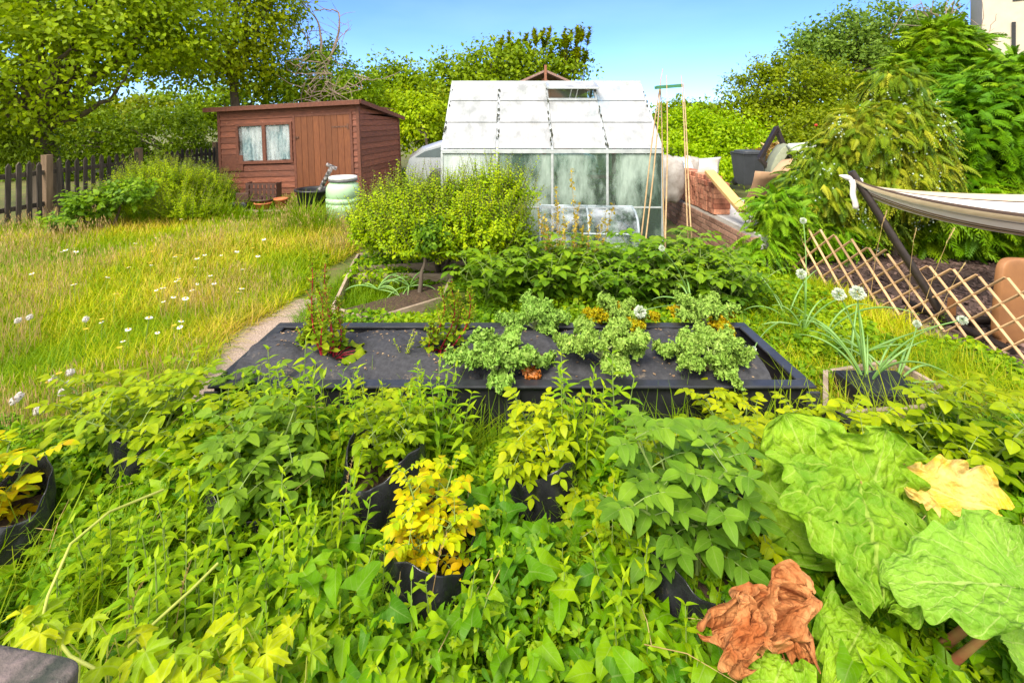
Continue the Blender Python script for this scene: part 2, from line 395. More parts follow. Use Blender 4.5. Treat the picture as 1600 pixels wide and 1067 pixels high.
# ------------------------------------------------------------------ shed
M['shed'] = mat('shed_boards', (.22, .072, .036), .65, (.12, .040, .024), 7, stretch=(1, 1, 6), bump=.35, rnd=.22, spots=((.36, .20, .14), 14, .62))
M['sheddoor'] = mat('shed_door', (.19, .065, .022), .6, (.12, .038, .015), 10, stretch=(9, 9, .8), bump=.25, rnd=.12)
M['shedtrim'] = mat('shed_trim', (.16, .055, .03), .65, (.10, .034, .02), 20, bump=.2)
M['felt'] = mat('roof_felt', (.33, .22, .18), .95, (.18, .10, .08), 30, bump=.4, spots=((.42, .4, .36), 14, .6))
M['curtain'] = mat('net_curtain', (.55, .62, .62), .9, (.22, .30, .33), 22)
M['rust'] = mat('rusty_iron', (.16, .07, .04), .7, (.06, .03, .02), 40)
def glassmat(name, tint=(.8, .9, .88), cover=0., ccol=(.8, .82, .82), rough=.03, lo=.4, hi=.6, scale=4, stretch=(1, 1, .35)):
    """thin window glass; cover = how much lime, whitewash or grime lies on it"""
    m, t, b, o = mnodes(name); L = t.links.new
    tr = N(t, 'ShaderNodeBsdfTransparent'); tr.inputs[0].default_value = (*tint, 1)
    gl = N(t, 'ShaderNodeBsdfGlossy', i_Roughness=rough); lw = N(t, 'ShaderNodeLayerWeight', i_Blend=.12)
    m1 = N(t, 'ShaderNodeMixShader'); L(lw.outputs['Fresnel'], m1.inputs[0]); L(tr.outputs[0], m1.inputs[1]); L(gl.outputs[0], m1.inputs[2])
    g = N(t, 'ShaderNodeTexCoord'); mp = N(t, 'ShaderNodeMapping'); mp.inputs['Scale'].default_value = stretch; L(g.outputs['Object'], mp.inputs[0])
    nz = N(t, 'ShaderNodeTexNoise', i_Scale=float(scale), i_Detail=8., i_Roughness=.62); L(mp.outputs[0], nz.inputs[0])
    r = ramp(t, [(lo, (max(cover-.35, 0),)*3), (hi, (min(cover+.25, 1),)*3)]); L(nz.outputs[0], r.inputs[0])
    n2 = N(t, 'ShaderNodeTexNoise', i_Scale=60., i_Detail=4.); L(mp.outputs[0], n2.inputs[0])
    r2 = ramp(t, [(.3, tuple(x*.85 for x in ccol)), (.7, ccol)]); L(n2.outputs[0], r2.inputs[0])
    b.inputs['Roughness'].default_value = .6; L(r2.outputs[0], b.inputs['Base Color'])
    m2 = N(t, 'ShaderNodeMixShader'); L(r.outputs[0], m2.inputs[0]); L(m1.outputs[0], m2.inputs[1]); L(b.outputs[0], m2.inputs[2]); L(m2.outputs[0], o.inputs[0])
    return m
M['glass'] = glassmat('window_glass', (.9, .93, .93), .05)
SW, SDp = 2.88, 1.85
shed = empty('garden_shed', (-5.62, 9.2, 0), (0, R(-2.6), R(-9)), 'leaning reddish brown timber shed with a netted window at the end of the lawn', 'shed')
def wallboards(a, b_, hfun, holes=(), name='wall', z0=.05):
    """weatherboards between ground points a and b (outside on the right of a->b), each a wedge-shaped plank"""
    g = Geo(); a = np.array(a, float); b_ = np.array(b_, float); L = np.linalg.norm(b_-a); d = (b_-a)/L; n = np.array([d[1], -d[0], 0])
    z = z0; bh = .115
    while z < 2.0:
        spans = [(0, L)]
        for (h0, h1, zz0, zz1) in holes:
            if z+bh > zz0+.03 and z < zz1-.03:
                ns_ = []
                for s0, s1 in spans:
                    if h0 > s0: ns_.append((s0, min(s1, h0)))
                    if h1 < s1: ns_.append((max(s0, h1), s1))
                spans = [q for q in ns_ if q[1]-q[0] > .02]
        for s0, s1 in spans:
            t0, t1 = min(z+bh, hfun(s0/L)), min(z+bh, hfun(s1/L))
            if max(t0, t1) <= z+.01: continue
            p0, p1 = a+d*s0, a+d*s1; jit = rv(-.002, .002)
            V = [p0+n*(.022+jit)+[0, 0, z], p1+n*(.022+jit)+[0, 0, z], p1+n*.006+[0, 0, max(t1, z+.001)], p0+n*.006+[0, 0, max(t0, z+.001)],
                 p0-n*.012+[0, 0, z], p1-n*.012+[0, 0, z], p1-n*.012+[0, 0, max(t1, z+.001)], p0-n*.012+[0, 0, max(t0, z+.001)]]
            g.add(V, [[0, 1, 2, 3], [5, 4, 7, 6], [1, 5, 6, 2], [4, 0, 3, 7], [3, 2, 6, 7], [4, 5, 1, 0]], rnd=rv(0, 1), flat=True)
        z += bh-.004
    return g.build(name, M['shed'], shed)
HF, HB = 1.80, 1.52
win = (.42, 1.50, .80, 1.47); door = (1.62, 2.72, .10, 1.60)
wallboards((0, 0, 0), (SW, 0, 0), lambda t: HF, [win, (door[0]-.03, door[1]+.03, 0, door[3]+.03)], 'front_wall')
wallboards((SW, 0, 0), (SW, SDp, 0), lambda t: HF+(HB-HF)*t, name='side_wall')
wallboards((0, SDp, 0), (0, 0, 0), lambda t: HB+(HF-HB)*t, name='side_wall')
wallboards((SW, SDp, 0), (0, SDp, 0), lambda t: HB, name='back_wall')
g = Geo()
for x, y, h in ((0, 0, HF), (SW, 0, HF), (SW, SDp, HB), (0, SDp, HB)): g = Geo(); box(g, x-.028, y-.028, .0, x+.028, y+.028, h-.01); g.build('corner_post', M['shedtrim'], shed, bevel=.003)
g = Geo(); box(g, -.06, -.1, 1.0, -.02, .03, 1.01); 
g = Geo()
sl_ = (HB-HF)/SDp
for (y0, y1) in ((-.12, SDp+.12),):
    V = []
    for (x, y) in ((-.22, y0), (SW+.1, y0), (SW+.1, y1), (-.22, y1)): V.append((x, y, HF+sl_*y+.012))
    for (x, y) in ((-.22, y0), (SW+.1, y0), (SW+.1, y1), (-.22, y1)): V.append((x, y, HF+sl_*y+.04))
    g.add(V, BF, flat=True)
roof = g.build('roof', M['felt'], shed)
g = Geo(); box(g, -.23, -.15, HF-.03, SW+.11, -.122, HF+.055)
a, b_ = HF+sl_*-.12, HF+sl_*(SDp+.12)
g.add([(SW+.102, -.12, a-.03), (SW+.125, -.12, a-.03), (SW+.125, SDp+.12, b_-.03), (SW+.102, SDp+.12, b_-.03), (SW+.102, -.12, a+.05), (SW+.125, -.12, a+.05), (SW+.125, SDp+.12, b_+.05), (SW+.102, SDp+.12, b_+.05)], BF, flat=True)
g.build('fascia', M['shedtrim'], roof, bevel=.003)
# window
x0, x1, z0, z1 = win
wn = Geo(); 
for (a0, a1, b0, b1) in ((x0-.05, x1+.05, z0-.06, z0), (x0-.05, x1+.05, z1, z1+.05), (x0-.05, x0, z0, z1), (x1, x1+.05, z0, z1), ((x0+x1)/2-.035, (x0+x1)/2+.035, z0, z1)):
    box(wn, a0, -.04, b0, a1, -.0, b1)
wno = wn.build('window', M['shedtrim'], shed, bevel=.003)
g = Geo(); box(g, x0, -.014, z0, x1, -.010, z1); g.build('pane', M['glass'], wno)
g = Geo()
for k in range(2):
    a0 = x0+.01+k*(x1-x0)/2; xs_ = np.linspace(a0, a0+(x1-x0)/2-.03, 60); zs_ = np.linspace(z0+.01, z1-.01, 8)
    XX, ZZ = np.meshgrid(xs_, zs_); YY = .045+.02*np.sin(XX*62+np.sin(ZZ*5)*.8)+.008*np.sin(XX*140)
    gridsurf(g, np.stack([XX, YY, ZZ], -1))
g.build('net_curtain', M['curtain'], wno)
# patch board under window
g = Geo(); box(g, .05, -.036, .62, .5, -.023, .92); g.build('patch_board', M['shedtrim'], shed, bevel=.002)
# door
g = Geo(); dx = (door[1]-door[0])/9
for k in range(9): box(g, door[0]+k*dx+.002, -.03, door[2], door[0]+(k+1)*dx-.002, -.008, door[3], rnd=rv(0, 1))
do = g.build('door', M['sheddoor'], shed, bevel=.003)
for hz in (.35, 1.38):
    g = Geo(); box(g, door[1]-.36, -.036, hz-.014, door[1]-.02, -.031, hz+.014); box(g, door[1]-.05, -.038, hz-.05, door[1]-.02, -.0365, hz+.05)
    for q in (.08, .2, .3): lathe(g, [(.0, 0), (.008, 0)], 8, (door[1]-q, -.0375, hz))
    g.build('hinge', M['rust'], do)
g = Geo(); box(g, door[0]-.02, -.045, 1.2, door[0]+.07, -.032, 1.23); box(g, door[0]+.0, -.06, 1.19, door[0]+.02, -.0455, 1.24); g.build('latch', M['rust'], do)
g = Geo(); box(g, door[1], -.036, .06, door[1]+.05, -.0, door[3]+.05); box(g, door[0]-.05, -.036, .06, door[0], -.0, door[3]+.05); box(g, door[0], -.036, door[3], door[1], -.0, door[3]+.05)
g.build('door_frame', M['shedtrim'], shed, bevel=.003)
g = Geo(); box(g, .05, .05, .0, SW-.05, SDp-.05, .06); g.build('floor', M['shedtrim'], shed)

# ------------------------------------------------------------------ greenhouse
M['alu'] = mat('aluminium', (.62, .64, .64), .45, (.42, .45, .45), 12, metal=.6, spots=((.2, .22, .18), 25, .62))
M['limewash'] = glassmat('limewashed_glass', (.85, .88, .88), .75, (.46, .47, .48), .3, lo=.35, hi=.7, scale=6, stretch=(1, .5, .5))
M['grimy'] = glassmat('grimy_glass', (.62, .75, .68), .42, (.48, .58, .50), .05, lo=.42, hi=.62, scale=3)
M['grimy2'] = glassmat('grimy_lime_glass', (.7, .8, .76), .62, (.60, .66, .62), .05, lo=.35, hi=.6, scale=2.5)
M['moss'] = mat('moss', (.05, .055, .03), 1, (.015, .016, .01), 40)
GX, GY, GW, GD, GE, GR = -.80, 5.42, 2.52, 1.95, 1.26, 2.12
gh = empty('greenhouse', (GX, GY, 0), label='small aluminium greenhouse with limewashed roof glass and an open vent', cat='greenhouse')
g = Geo(); pw = GW/4; bt = .028
def gb(p, q, w_=bt, t_=bt, up=(0, 0, 1)): bar(g, p, q, w_, t_, up)
for y in (0, GD):
    for k in range(5): gb((k*pw, y, .0), (k*pw, y, GE), up=(0, 1, 0))
    gb((0, y, GE+.012), (GW, y, GE+.012), .05, .045); gb((0, y, .02), (GW, y, .02), .05, .045); gb((0, y, .63), (GW, y, .63), .016, .02)
ry = GD/2
for k in range(5):
    for y0 in (0, GD):
        gb((k*pw, y0, GE+.02), (k*pw, ry, GR), bt, .03, (1, 0, 0))
gb((-.01, ry, GR+.0), (GW+.01, ry, GR+.0), .07, .06)
for x in (0, GW):
    gb((x, 0, .02), (x, GD, .02)); gb((x, 0, GE), (x, GD, GE), up=(0, 0, 1)); gb((x, ry-.33, .0), (x, ry-.33, 1.72), up=(1, 0, 0)); gb((x, ry+.33, 0), (x, ry+.33, 1.72), up=(1, 0, 0))
    gb((x, 0, .63), (x, GD, .63), .016, .02)
g.build('frame', M['alu'], gh, bevel=.002)
def rp(x, t, off=0):      # point on front roof slope, t 0 eave..1 ridge
    y = ry*t; z = GE+.03+(GR-GE-.03)*t; nn = nrm(V3(0, -(GR-GE), ry)); return V3(x, y, z)+nn*off
vent_col = 2
cuts = [0, .37, .70, 1.0]
for c in range(4):
    for r_ in range(3):
        if c == vent_col and r_ == 2: continue
        g = Geo(); x0, x1 = c*pw+.016, (c+1)*pw-.016; a, b_ = cuts[r_]-(.015 if r_ else 0), cuts[r_+1]
        o1 = .016-.0*r_+(.006 if r_ else .0); gridsurf(g, [[rp(x0, a, o1+.006), rp(x1, a, o1+.006)], [rp(x0, b_, .014), rp(x1, b_, .014)]], flat=True)
        ob = g.build('roof_pane', M['limewash'], gh)
        s_ = ob.modifiers.new('s', 'SOLIDIFY'); s_.thickness = .003
def bk(x, t, off=0):
    p = rp(x, t, off); return V3(p[0], GD-p[1], p[2])
for c in range(4):
    g = Geo(); x0, x1 = c*pw+.016, (c+1)*pw-.016; gridsurf(g, [[bk(x0, 0, .014), bk(x1, 0, .014)], [bk(x0, 1, .014), bk(x1, 1, .014)]], flat=True); g.build('roof_pane', M['grimy2'], gh)
def side(x0, y0, x1, y1, z0, z1, m):
    g = Geo(); gridsurf(g, [[(x0, y0, z0), (x1, y1, z0)], [(x0, y0, z1), (x1, y1, z1)]], flat=True); ob = g.build('wall_pane', m, gh); s_ = ob.modifiers.new('s', 'SOLIDIFY'); s_.thickness = .003
for c in range(4):
    for z0, z1 in ((.05, .62), (.64, 1.24)):
        side(c*pw+.015, -.004, (c+1)*pw-.015, -.004, z0, z1, M['grimy2'] if c == 0 else M['grimy'])
        side(c*pw+.015, GD+.004, (c+1)*pw-.015, GD+.004, z0, z1, M['grimy'])
for x in (-.003, GW+.003):
    for y0, y1 in ((.02, ry-.34), (ry-.32, ry+.32), (ry+.34, GD-.02)):
        for z0, z1 in ((.05, .62), (.64, 1.24)): side(x, y0, x, y1, z0, z1, M['grimy'])
    g = Geo(); g.add([(x, .02, GE+.02), (x, ry, GE+.02), (x, ry, GR-.03), (x, ry+.001, GR-.03), (x, GD-.02, GE+.02)], [[0, 1, 2]]+[[1, 4, 3]]); g.build('gable_pane', M['grimy2'], gh)
# roof vent: hinged at the ridge, propped open
x0, x1 = vent_col*pw+.0, (vent_col+1)*pw-.0
hp = rp(0, .985, .035); sw = nrm(V3(0, -(ry), -.26)); ln = .40
vt = Geo()
P = lambda x, k: V3(x, hp[1], hp[2])+sw*ln*k
for (p, q) in ((P(x0, 0), P(x0, 1)), (P(x1, 0), P(x1, 1)), (P(x0, 0), P(x1, 0)), (P(x0, 1), P(x1, 1))): bar(vt, p, q, .03, .022)
vo = vt.build('roof_vent', M['alu'], gh, bevel=.002)
g = Geo(); gridsurf(g, [[P(x0+.01, .98)+[0, 0, .006], P(x1-.01, .98)+[0, 0, .006]], [P(x0+.01, .02)+[0, 0, .006], P(x1-.01, .02)+[0, 0, .006]]], flat=True); g.build('vent_pane', M['limewash'], vo)
g = Geo()
bar(g, rp(x0, .70, .03), rp(x1, .70, .03), .03, .03)
for xx in (x0+.28, x0+.36): tube(g, [rp(xx, .72, .02), P(xx+.03, .8)], .006, 5)
g.build('vent_stay', M['alu'], gh)
# moss and rubber gasket bits along the bars of the roof: loose dark crumbs
g = Geo()
for c in range(0, 5):
    for k in range(22 if 0 < c < 4 else 12):
        t_ = rv(.05, .9)**1.2; p = rp(c*pw+rv(-.014, .014), t_, .03); s_ = rv(.003, .009)
        obox(g, p, (s_, 0, 0), (0, s_*rv(1, 2.4), s_*rv(.8, 2)), (0, -s_*.4, s_*.4))
tag(g.build('glazing_moss', M['moss'], gh), kind='stuff')
# timber staging inside, seen through the vent and glass
g = Geo(); 
for z in (.75, 1.45):
    for y in (1.45, 1.6, 1.75): box(g, .15, y, z, GW-.15, y+.1, z+.03)
for x in (.2, 1.25, GW-.25): box(g, x, 1.5, 0, x+.05, 1.55, 1.45)
M['timber'] = mat('weathered_timber', (.42, .33, .24), .85, (.26, .19, .13), 12, stretch=(1, 1, 6), bump=.3, rnd=.15, spots=((.2, .19, .12), 9, .6))
M['redwood'] = mat('brown_timber', (.30, .13, .07), .8, (.2, .08, .045), 12, stretch=(1, 1, 6), bump=.3)
o = g.build('shelving', M['redwood'], None, (GX, GY, 0)); tag(o, 'brown slatted timber shelving inside the greenhouse', 'shelf')
# clear cold frame leaning at the front of the greenhouse
M['polythene'] = glassmat('clear_plastic', (.86, .9, .93), .22, (.75, .8, .88), .12, lo=.4, hi=.65, scale=3, stretch=(1, 1, 1))
cf = empty('cold_frame', (.28, 4.72, 0), (0, 0, R(-4)), 'clear polycarbonate cold frame with rounded edges against the greenhouse front', 'cold frame')
g = Geo()
n = 14; prof = [(0, 0), (0.02, .25), (.05, .5), (.12, .62), (.25, .68), (.42, .70)]
pf = np.array(prof); XX = np.linspace(0, .98, 12)
gridsurf(g, np.stack([np.tile(XX[None], (len(pf), 1)), np.tile(pf[:, :1], (1, 12)), np.tile(pf[:, 1:], (1, 12))], -1))
for x in (0, .98): g.add([(x, p_[0], p_[1]) for p_ in prof]+[(x, .42, 0)], [[6, 0, 1, 2], [6, 2, 3, 4], [6, 4, 5, 5][:3]+[6]][:2]+[[6, 4, 5, 6]][:0])
g.build('cover', M['polythene'], cf)
g = Geo()
for x in (0, .98, .49): tube(g, [(x, a-.004, b_+.004) for a, b_ in prof], .012, 6)
tube(g, [(0, .0, .01), (.98, .0, .01)], .012, 6); tube(g, [(0, .03, .5), (.98, .03, .5)], .009, 6); tube(g, [(0, .42, .705), (.98, .42, .705)], .012, 6)
g.build('rim', glassmat('clear_rim', (.8, .85, .88), .45, (.55, .62, .66)), cf)
# wooden gable roof peeping over the greenhouse
hut = empty('summer_house', (.85, 12.2, 0), label='brown timber hut whose gable roof peeps over the greenhouse ridge', cat='hut')
g = Geo(); box(g, -.95, 0, 0, .95, 2, 1.75); g.add([(-.95, 0, 1.75), (.95, 0, 1.75), (0, 0, 2.72)], [[0, 1, 2]], flat=True); g.build('wall', M['redwood'], hut)
g = Geo()
for s_ in (-1, 1):
    p = V3(0, -.12, 2.86); q = V3(s_*1.12, -.12, 2.36); dn = nrm(q-p); 
    obox(g, (p+q)/2+V3(0, 1.1, 0), (q-p)/2, (0, 1.15, 0), (0, 0, .03))
g.build('roof', M['felt'], hut)
g = Geo(); box(g, -.03, -.2, 2.6, .03, -.14, 3.0); g.build('finial', M['redwood'], hut)

# ------------------------------------------------------------------ picket fence
M['picket'] = mat('dark_picket', (.085, .066, .05), .85, (.035, .028, .022), 16, stretch=(1, 1, .15), bump=.3, rnd=.35)
M['post'] = mat('post_timber', (.24, .16, .10), .85, (.13, .085, .05), 14, stretch=(1, 1, .15), bump=.3)
def picket_run(p, q, label, h=.98, sp=.155, posts=()):
    p = np.array(p, float); q = np.array(q, float); L = np.linalg.norm(q-p); d = (q-p)/L; n = V3(-d[1], d[0], 0)
    rt = empty('picket_fence', tuple(p), label=label, cat='fence')
    g = Geo(); k = 0; s = .04
    while s < L:
        hh = h+rv(-.03, .02); l_ = rv(-.012, .012); c = d*s; w_ = .036; lean = d*l_
        V = []
        for off in (0, -.018):
            V += [c-d*w_+n*off+[0, 0, .04], c+d*w_+n*off+[0, 0, .04], c+d*w_+lean+n*off+[0, 0, hh-.05], c+lean+n*off+[0, 0, hh], c-d*w_+lean+n*off+[0, 0, hh-.05]]
        g.add(V, [[0, 1, 2, 4], [6, 5, 9, 7], [0, 5, 6, 1], [1, 6, 7, 2], [2, 7, 8, 3], [3, 8, 9, 4], [4, 9, 5, 0]], rnd=rv(0, 1), flat=True)
        g.add(V, [[4, 2, 3], [7, 9, 8]], rnd=rv(0, 1), flat=True)
        s += sp
    g.build('pickets', M['picket'], rt)
    for z in (.28, .78):
        g = Geo(); bar(g, V3(0, 0, z)+n*.03, d*L+V3(0, 0, z)+n*.03, .07, .035, n); g.build('rail', M['picket'], rt)
    for s in posts:
        g = Geo(); c = d*s; obox(g, c+n*.03+V3(0, 0, .53), d*.055, n*.05, V3(0, 0, .53)); g.build('post', M['post'], rt, bevel=.006)
    return rt
picket_run((-7.55, 5.6, 0), (-7.42, 9.5, 0), 'dark stained picket fence with pointed tops along the left of the lawn', posts=(2.05, 3.85))
picket_run((-7.40, 10.1, 0), (-7.3, 14.0, 0), 'far run of dark picket fence below the hedge left of the shed', h=.95, posts=(1.7, 3.8))
# ================================================================== GARDEN OBJECTS
M['pine'] = mat('pale_pine', (.60, .38, .19), .75, (.42, .26, .13), 9, stretch=(1, 1, 1), bump=.2, rnd=.28, spots=((.34, .27, .2), 9, .6))
M['black_plastic'] = mat('black_plastic', (.022, .023, .026), .42, (.012, .012, .014), 18, spots=((.06, .055, .05), 20, .66), bump=.05)
M['fabric'] = mat('weed_fabric', (.058, .058, .064), .85, (.034, .034, .038), 40, bump=.3, spots=((.15, .12, .09), 11, .60), spec=.25)
M['poly'] = mat('black_polythene', (.024, .025, .029), .27, (.012, .012, .014), 7, bump=.6, spec=.6, spots=((.10, .085, .06), 14, .62))
M['cane'] = mat('bamboo_cane', (.52, .36, .19), .6, (.36, .23, .11), 40, bump=.1)
M['white'] = mat('white_cloth', (.72, .68, .64), .9, (.55, .5, .46), 14, bump=.2)
# expanding trellis
def trel(p, q, label, h=.50, sp=.165, lean=.08):
    p = np.array(p, float); q = np.array(q, float); L = np.linalg.norm(q-p); d = (q-p)/L; n = V3(d[1], -d[0], 0)
    rt = empty('trellis_fence', tuple(p), label=label, cat='trellis')
    for nm, sg, off in (('front_slats', 1, 0.), ('rear_slats', -1, .018)):
        g = Geo(); s = -.1
        while s < L+.3:
            top = V3(0, 0, h+rv(-.02, .03)+.03*math.sin(s*3))+d*s-n*lean; bot = d*(s+sg*h*.98)+V3(0, 0, .0)
            if 1: bar(g, top-n*off*0+V3(0, off, 0), bot+V3(0, off, 0), .020, .008, (0, 1, .2), rnd=rv(0, 1))
            s += sp
        g.build(nm, M['pine'], rt)
    return rt
# bar() widens along cross(d, up): slats lie flat in the fence plane when up is the plane normal
trel((2.84, 5.45, 0), (3.62, 2.55, 0), 'leaning pale expanding trellis of crossed slats beside the bark mulch')

# hammock
M['steel'] = mat('brown_steel', (.045, .033, .028), .45, (.03, .022, .02), 20, metal=.3)
hs_ = empty('hammock_stand', (3.7, 4.0, 0), label='dark brown tubular steel hammock stand on the bark mulch', cat='hammock stand')
L0 = hs_.location
def rel(*p): return V3(*p)-np.array(L0)
g = Geo(); a0 = at(1330, 268, 4.05); a1 = gnd(1478, 500, .06)
tube(g, [rel(*a0), rel(*((a0+a1)/2)), rel(*a1)], [.03, .031, .033], 12); g.build('arm', M['steel'], hs_)
g = Geo(); tube(g, [rel(a1[0]-.02, a1[1], .06), rel(7.4, a1[1]-.1, .06)], .033, 12); g.build('base_beam', M['steel'], hs_)
g = Geo(); tube(g, [rel(a1[0]+.05, a1[1]-.45, .035), rel(a1[0]+.05, a1[1]+.45, .035)], .03, 12); g.build('foot', M['steel'], hs_)
g = Geo(); tube(g, [rel(7.3, a1[1]-.1, .06), rel(8.0, a1[1]-.1, 1.25)], .032, 12); g.build('arm', M['steel'], hs_)
g = Geo(); tube(g, [rel(7.3, a1[1]-.55, .035), rel(7.3, a1[1]+.35, .035)], .03, 12); g.build('foot', M['steel'], hs_)
# striped cloth
def stripemat():
    m, t, b, o = mnodes('striped_cloth'); L = t.links.new; g = N(t, 'ShaderNodeTexCoord'); sx = N(t, 'ShaderNodeSeparateXYZ'); L(g.outputs['UV'], sx.inputs[0])
    cr = ramp(t, [(0, (.62, .52, .40))]*2); e = cr.color_ramp; e.interpolation = 'CONSTANT'
    while len(e.elements) > 1: e.elements.remove(e.elements[-1])
    stops = [(0, 'k'), (.02, 'c'), (.07, 'w'), (.12, 'g'), (.15, 'w'), (.22, 'b'), (.235, 'w'), (.25, 'b'), (.27, 'c'), (.36, 'k'), (.385, 'c'), (.40, 'k'), (.41, 'w'), (.50, 'g'), (.54, 'w'), (.56, 'g'), (.57, 'w'), (.66, 'k'), (.68, 'c'), (.70, 'b'), (.72, 'w'), (.80, 'g'), (.83, 'w'), (.92, 'k'), (.94, 'c')]
    cm = dict(k=(.10, .065, .05), c=(.68, .55, .37), w=(.74, .69, .65), g=(.22, .24, .30), b=(.24, .15, .09))
    e.elements[0].position = 0; e.elements[0].color = (*cm['k'], 1)
    for p_, k_ in stops[1:]: q = e.elements.new(p_); q.color = (*cm[k_], 1)
    L(sx.outputs[0], cr.inputs[0]); L(cr.outputs[0], b.inputs['Base Color']); b.inputs['Roughness'].default_value = .9
    tr = N(t, 'ShaderNodeBsdfTranslucent'); L(cr.outputs[0], tr.inputs[0]); ms = N(t, 'ShaderNodeMixShader', i_0=.25); L(b.outputs[0], ms.inputs[1]); L(tr.outputs[0], ms.inputs[2]); L(ms.outputs[0], o.inputs[0])
    nz = N(t, 'ShaderNodeTexNoise', i_Scale=14., i_Detail=4.); L(g.outputs['Object'], nz.inputs[0]); bp = N(t, 'ShaderNodeBump', i_Strength=.3, i_Distance=.02); L(nz.outputs[0], bp.inputs['Height']); L(bp.outputs[0], b.inputs['Normal'])
    return m
ham = empty('hammock', (0, 0, 0), label='striped white and tan cloth hammock slung from the dark stand', cat='hammock')
A = np.array(at(1330, 280, 4.05)); B = V3(7.9, 3.9, 1.2)
ns_, nc = 90, 34; G = np.zeros((ns_, nc, 3)); uv = np.zeros((ns_, nc, 2))
for i in range(ns_):
    s = i/(ns_-1); c = A+(B-A)*s; e_ = math.sin(math.pi*s)**.55 if 0 < s < 1 else 0
    sag = .30*math.sin(math.pi*min(s*1.15, 1-.13*s) if s < .5 else math.pi*s)
    sag = .27*(1-(2*s-1)**2)**.7
    hw = .03+.42*e_; dp = .012+.26*e_
    for j in range(nc):
        u_ = j/(nc-1)*2-1; fold = (.012+.012*e_)*math.sin(u_*17+s*3)*(1-.4*e_)
        G[i, j] = c+V3(0, u_*hw, -sag+dp*(u_*u_-1)+fold+.05*u_*e_); uv[i, j] = (j/(nc-1), s)
g = Geo(); gridsurf(g, G, uv); o = g.build('cloth', stripemat(), ham)
s_ = o.modifiers.new('s', 'SOLIDIFY'); s_.thickness = .004
g = Geo(); cgather = A
tube(g, [A+V3(-.10, 0, .03), A+V3(-.05, 0, .018), A+V3(.0, 0, .0), A+V3(.08, 0, -.02)], [.006, .022, .026, .03], 10); g.build('gathered_end', M['white'], ham)
g = Geo(); top = A+V3(-.04, -.035, 0); n_ = 10
gridsurf(g, [[top+V3(.006*math.sin(k*.9)+q*.03-.02+.03*k/n_, -.02-.01*math.sin(q*3), -.24*k/n_) for q in (0, .5, 1, 1.5)] for k in range(n_+1)]); o = g.build('tie_cloth', M['white'], ham)
o.modifiers.new('s', 'SOLIDIFY').thickness = .012
g = Geo(); gridsurf(g, [[(x, 3.72+.01*math.sin(x*40), z) for x in np.linspace(4.05, 4.5, 14)] for z in (.63, .57, .50)], np.stack(np.meshgrid(np.linspace(.3, .9, 14), np.linspace(0, 1, 3)), -1)); g.build('fringe', stripemat(), ham)

# leather cushion / chair back behind the trellis
M['tan'] = mat('tan_leather', (.33, .15, .055), .55, (.24, .105, .04), 6, bump=.1)
ch = empty('garden_chair', (3.50, 3.45, 0), (0, R(6), R(12)), 'tan brown padded chair back standing behind the trellis at the right edge', 'chair')
def cushion(g, sx, sy, sz, c, pw=5, n=22, mat_=0):
    u = np.linspace(-math.pi/2, math.pi/2, n); v = np.linspace(-math.pi, math.pi, 2*n); U, Vv = np.meshgrid(u, v, indexing='ij')
    f = lambda x, e: np.sign(x)*np.abs(x)**e; e = 2/pw
    X = f(np.cos(U), e)*f(np.cos(Vv), e)*sx; Y = f(np.cos(U), e)*f(np.sin(Vv), e)*sy; Z = f(np.sin(U), e)*sz
    gridsurf(g, np.stack([X+c[0], Y+c[1], Z+c[2]], -1))
g = Geo(); cushion(g, .36, .035, .31, (.36, 0, .33), 7); g.build('backrest', M['tan'], ch)
for x in (.06, .64):
    g = Geo(); box(g, x-.02, .3, 0, x+.02, .34, .22); g.build('leg', M['tan'], ch)
    g = Geo(); box(g, x-.02, -.03, 0, x+.02, .01, .1); g.build('leg', M['tan'], ch)

# bean pole wigwam
can = empty('bean_wigwam', (1.95, 4.55, 0), label='wigwam of tall bamboo canes joined by a green clip right of the greenhouse', cat='bean poles')
ends = [((1000, 372, 4.75), (1036, 108, 4.9)), ((1010, 372, 4.6), (1033, 122, 4.9)), ((1041, 385, 4.45), (1041, 118, 4.85)), ((1078, 392, 4.5), (1063, 118, 4.85)), ((1084, 395, 4.4), (1066, 130, 4.9)), ((1040, 370, 4.9), (1030, 130, 4.95))]
for (a, b_) in ends:
    p = np.array(at(*a)); q = np.array(at(*b_)); p = p+(p-q)*(p[2]/(q[2]-p[2])) ; p = p-np.array(can.location); q = q-np.array(can.location)
    pts = [p+(q-p)*t_+V3(.012*math.sin(t_*5+a[0]), 0, 0) for t_ in np.linspace(0, 1.0, 15)]
    g = Geo(); tube(g, pts, [.0085*(1+.18*(k % 3 == 0))*(1-.03*k) for k in range(15)], 6); g.build('cane', M['cane'], can)
g = Geo(); p = np.array(at(1026, 137, 4.82)-can.location); q = np.array(at(1066, 134, 4.86)-can.location); bar(g, p, q, .022, .035); bar(g, p+V3(0, .06, 0), q+V3(0, .06, 0), .02, .03)
g.build('clip', mat('green_plastic', (.06, .22, .10), .5, (.04, .16, .07), 9), can)

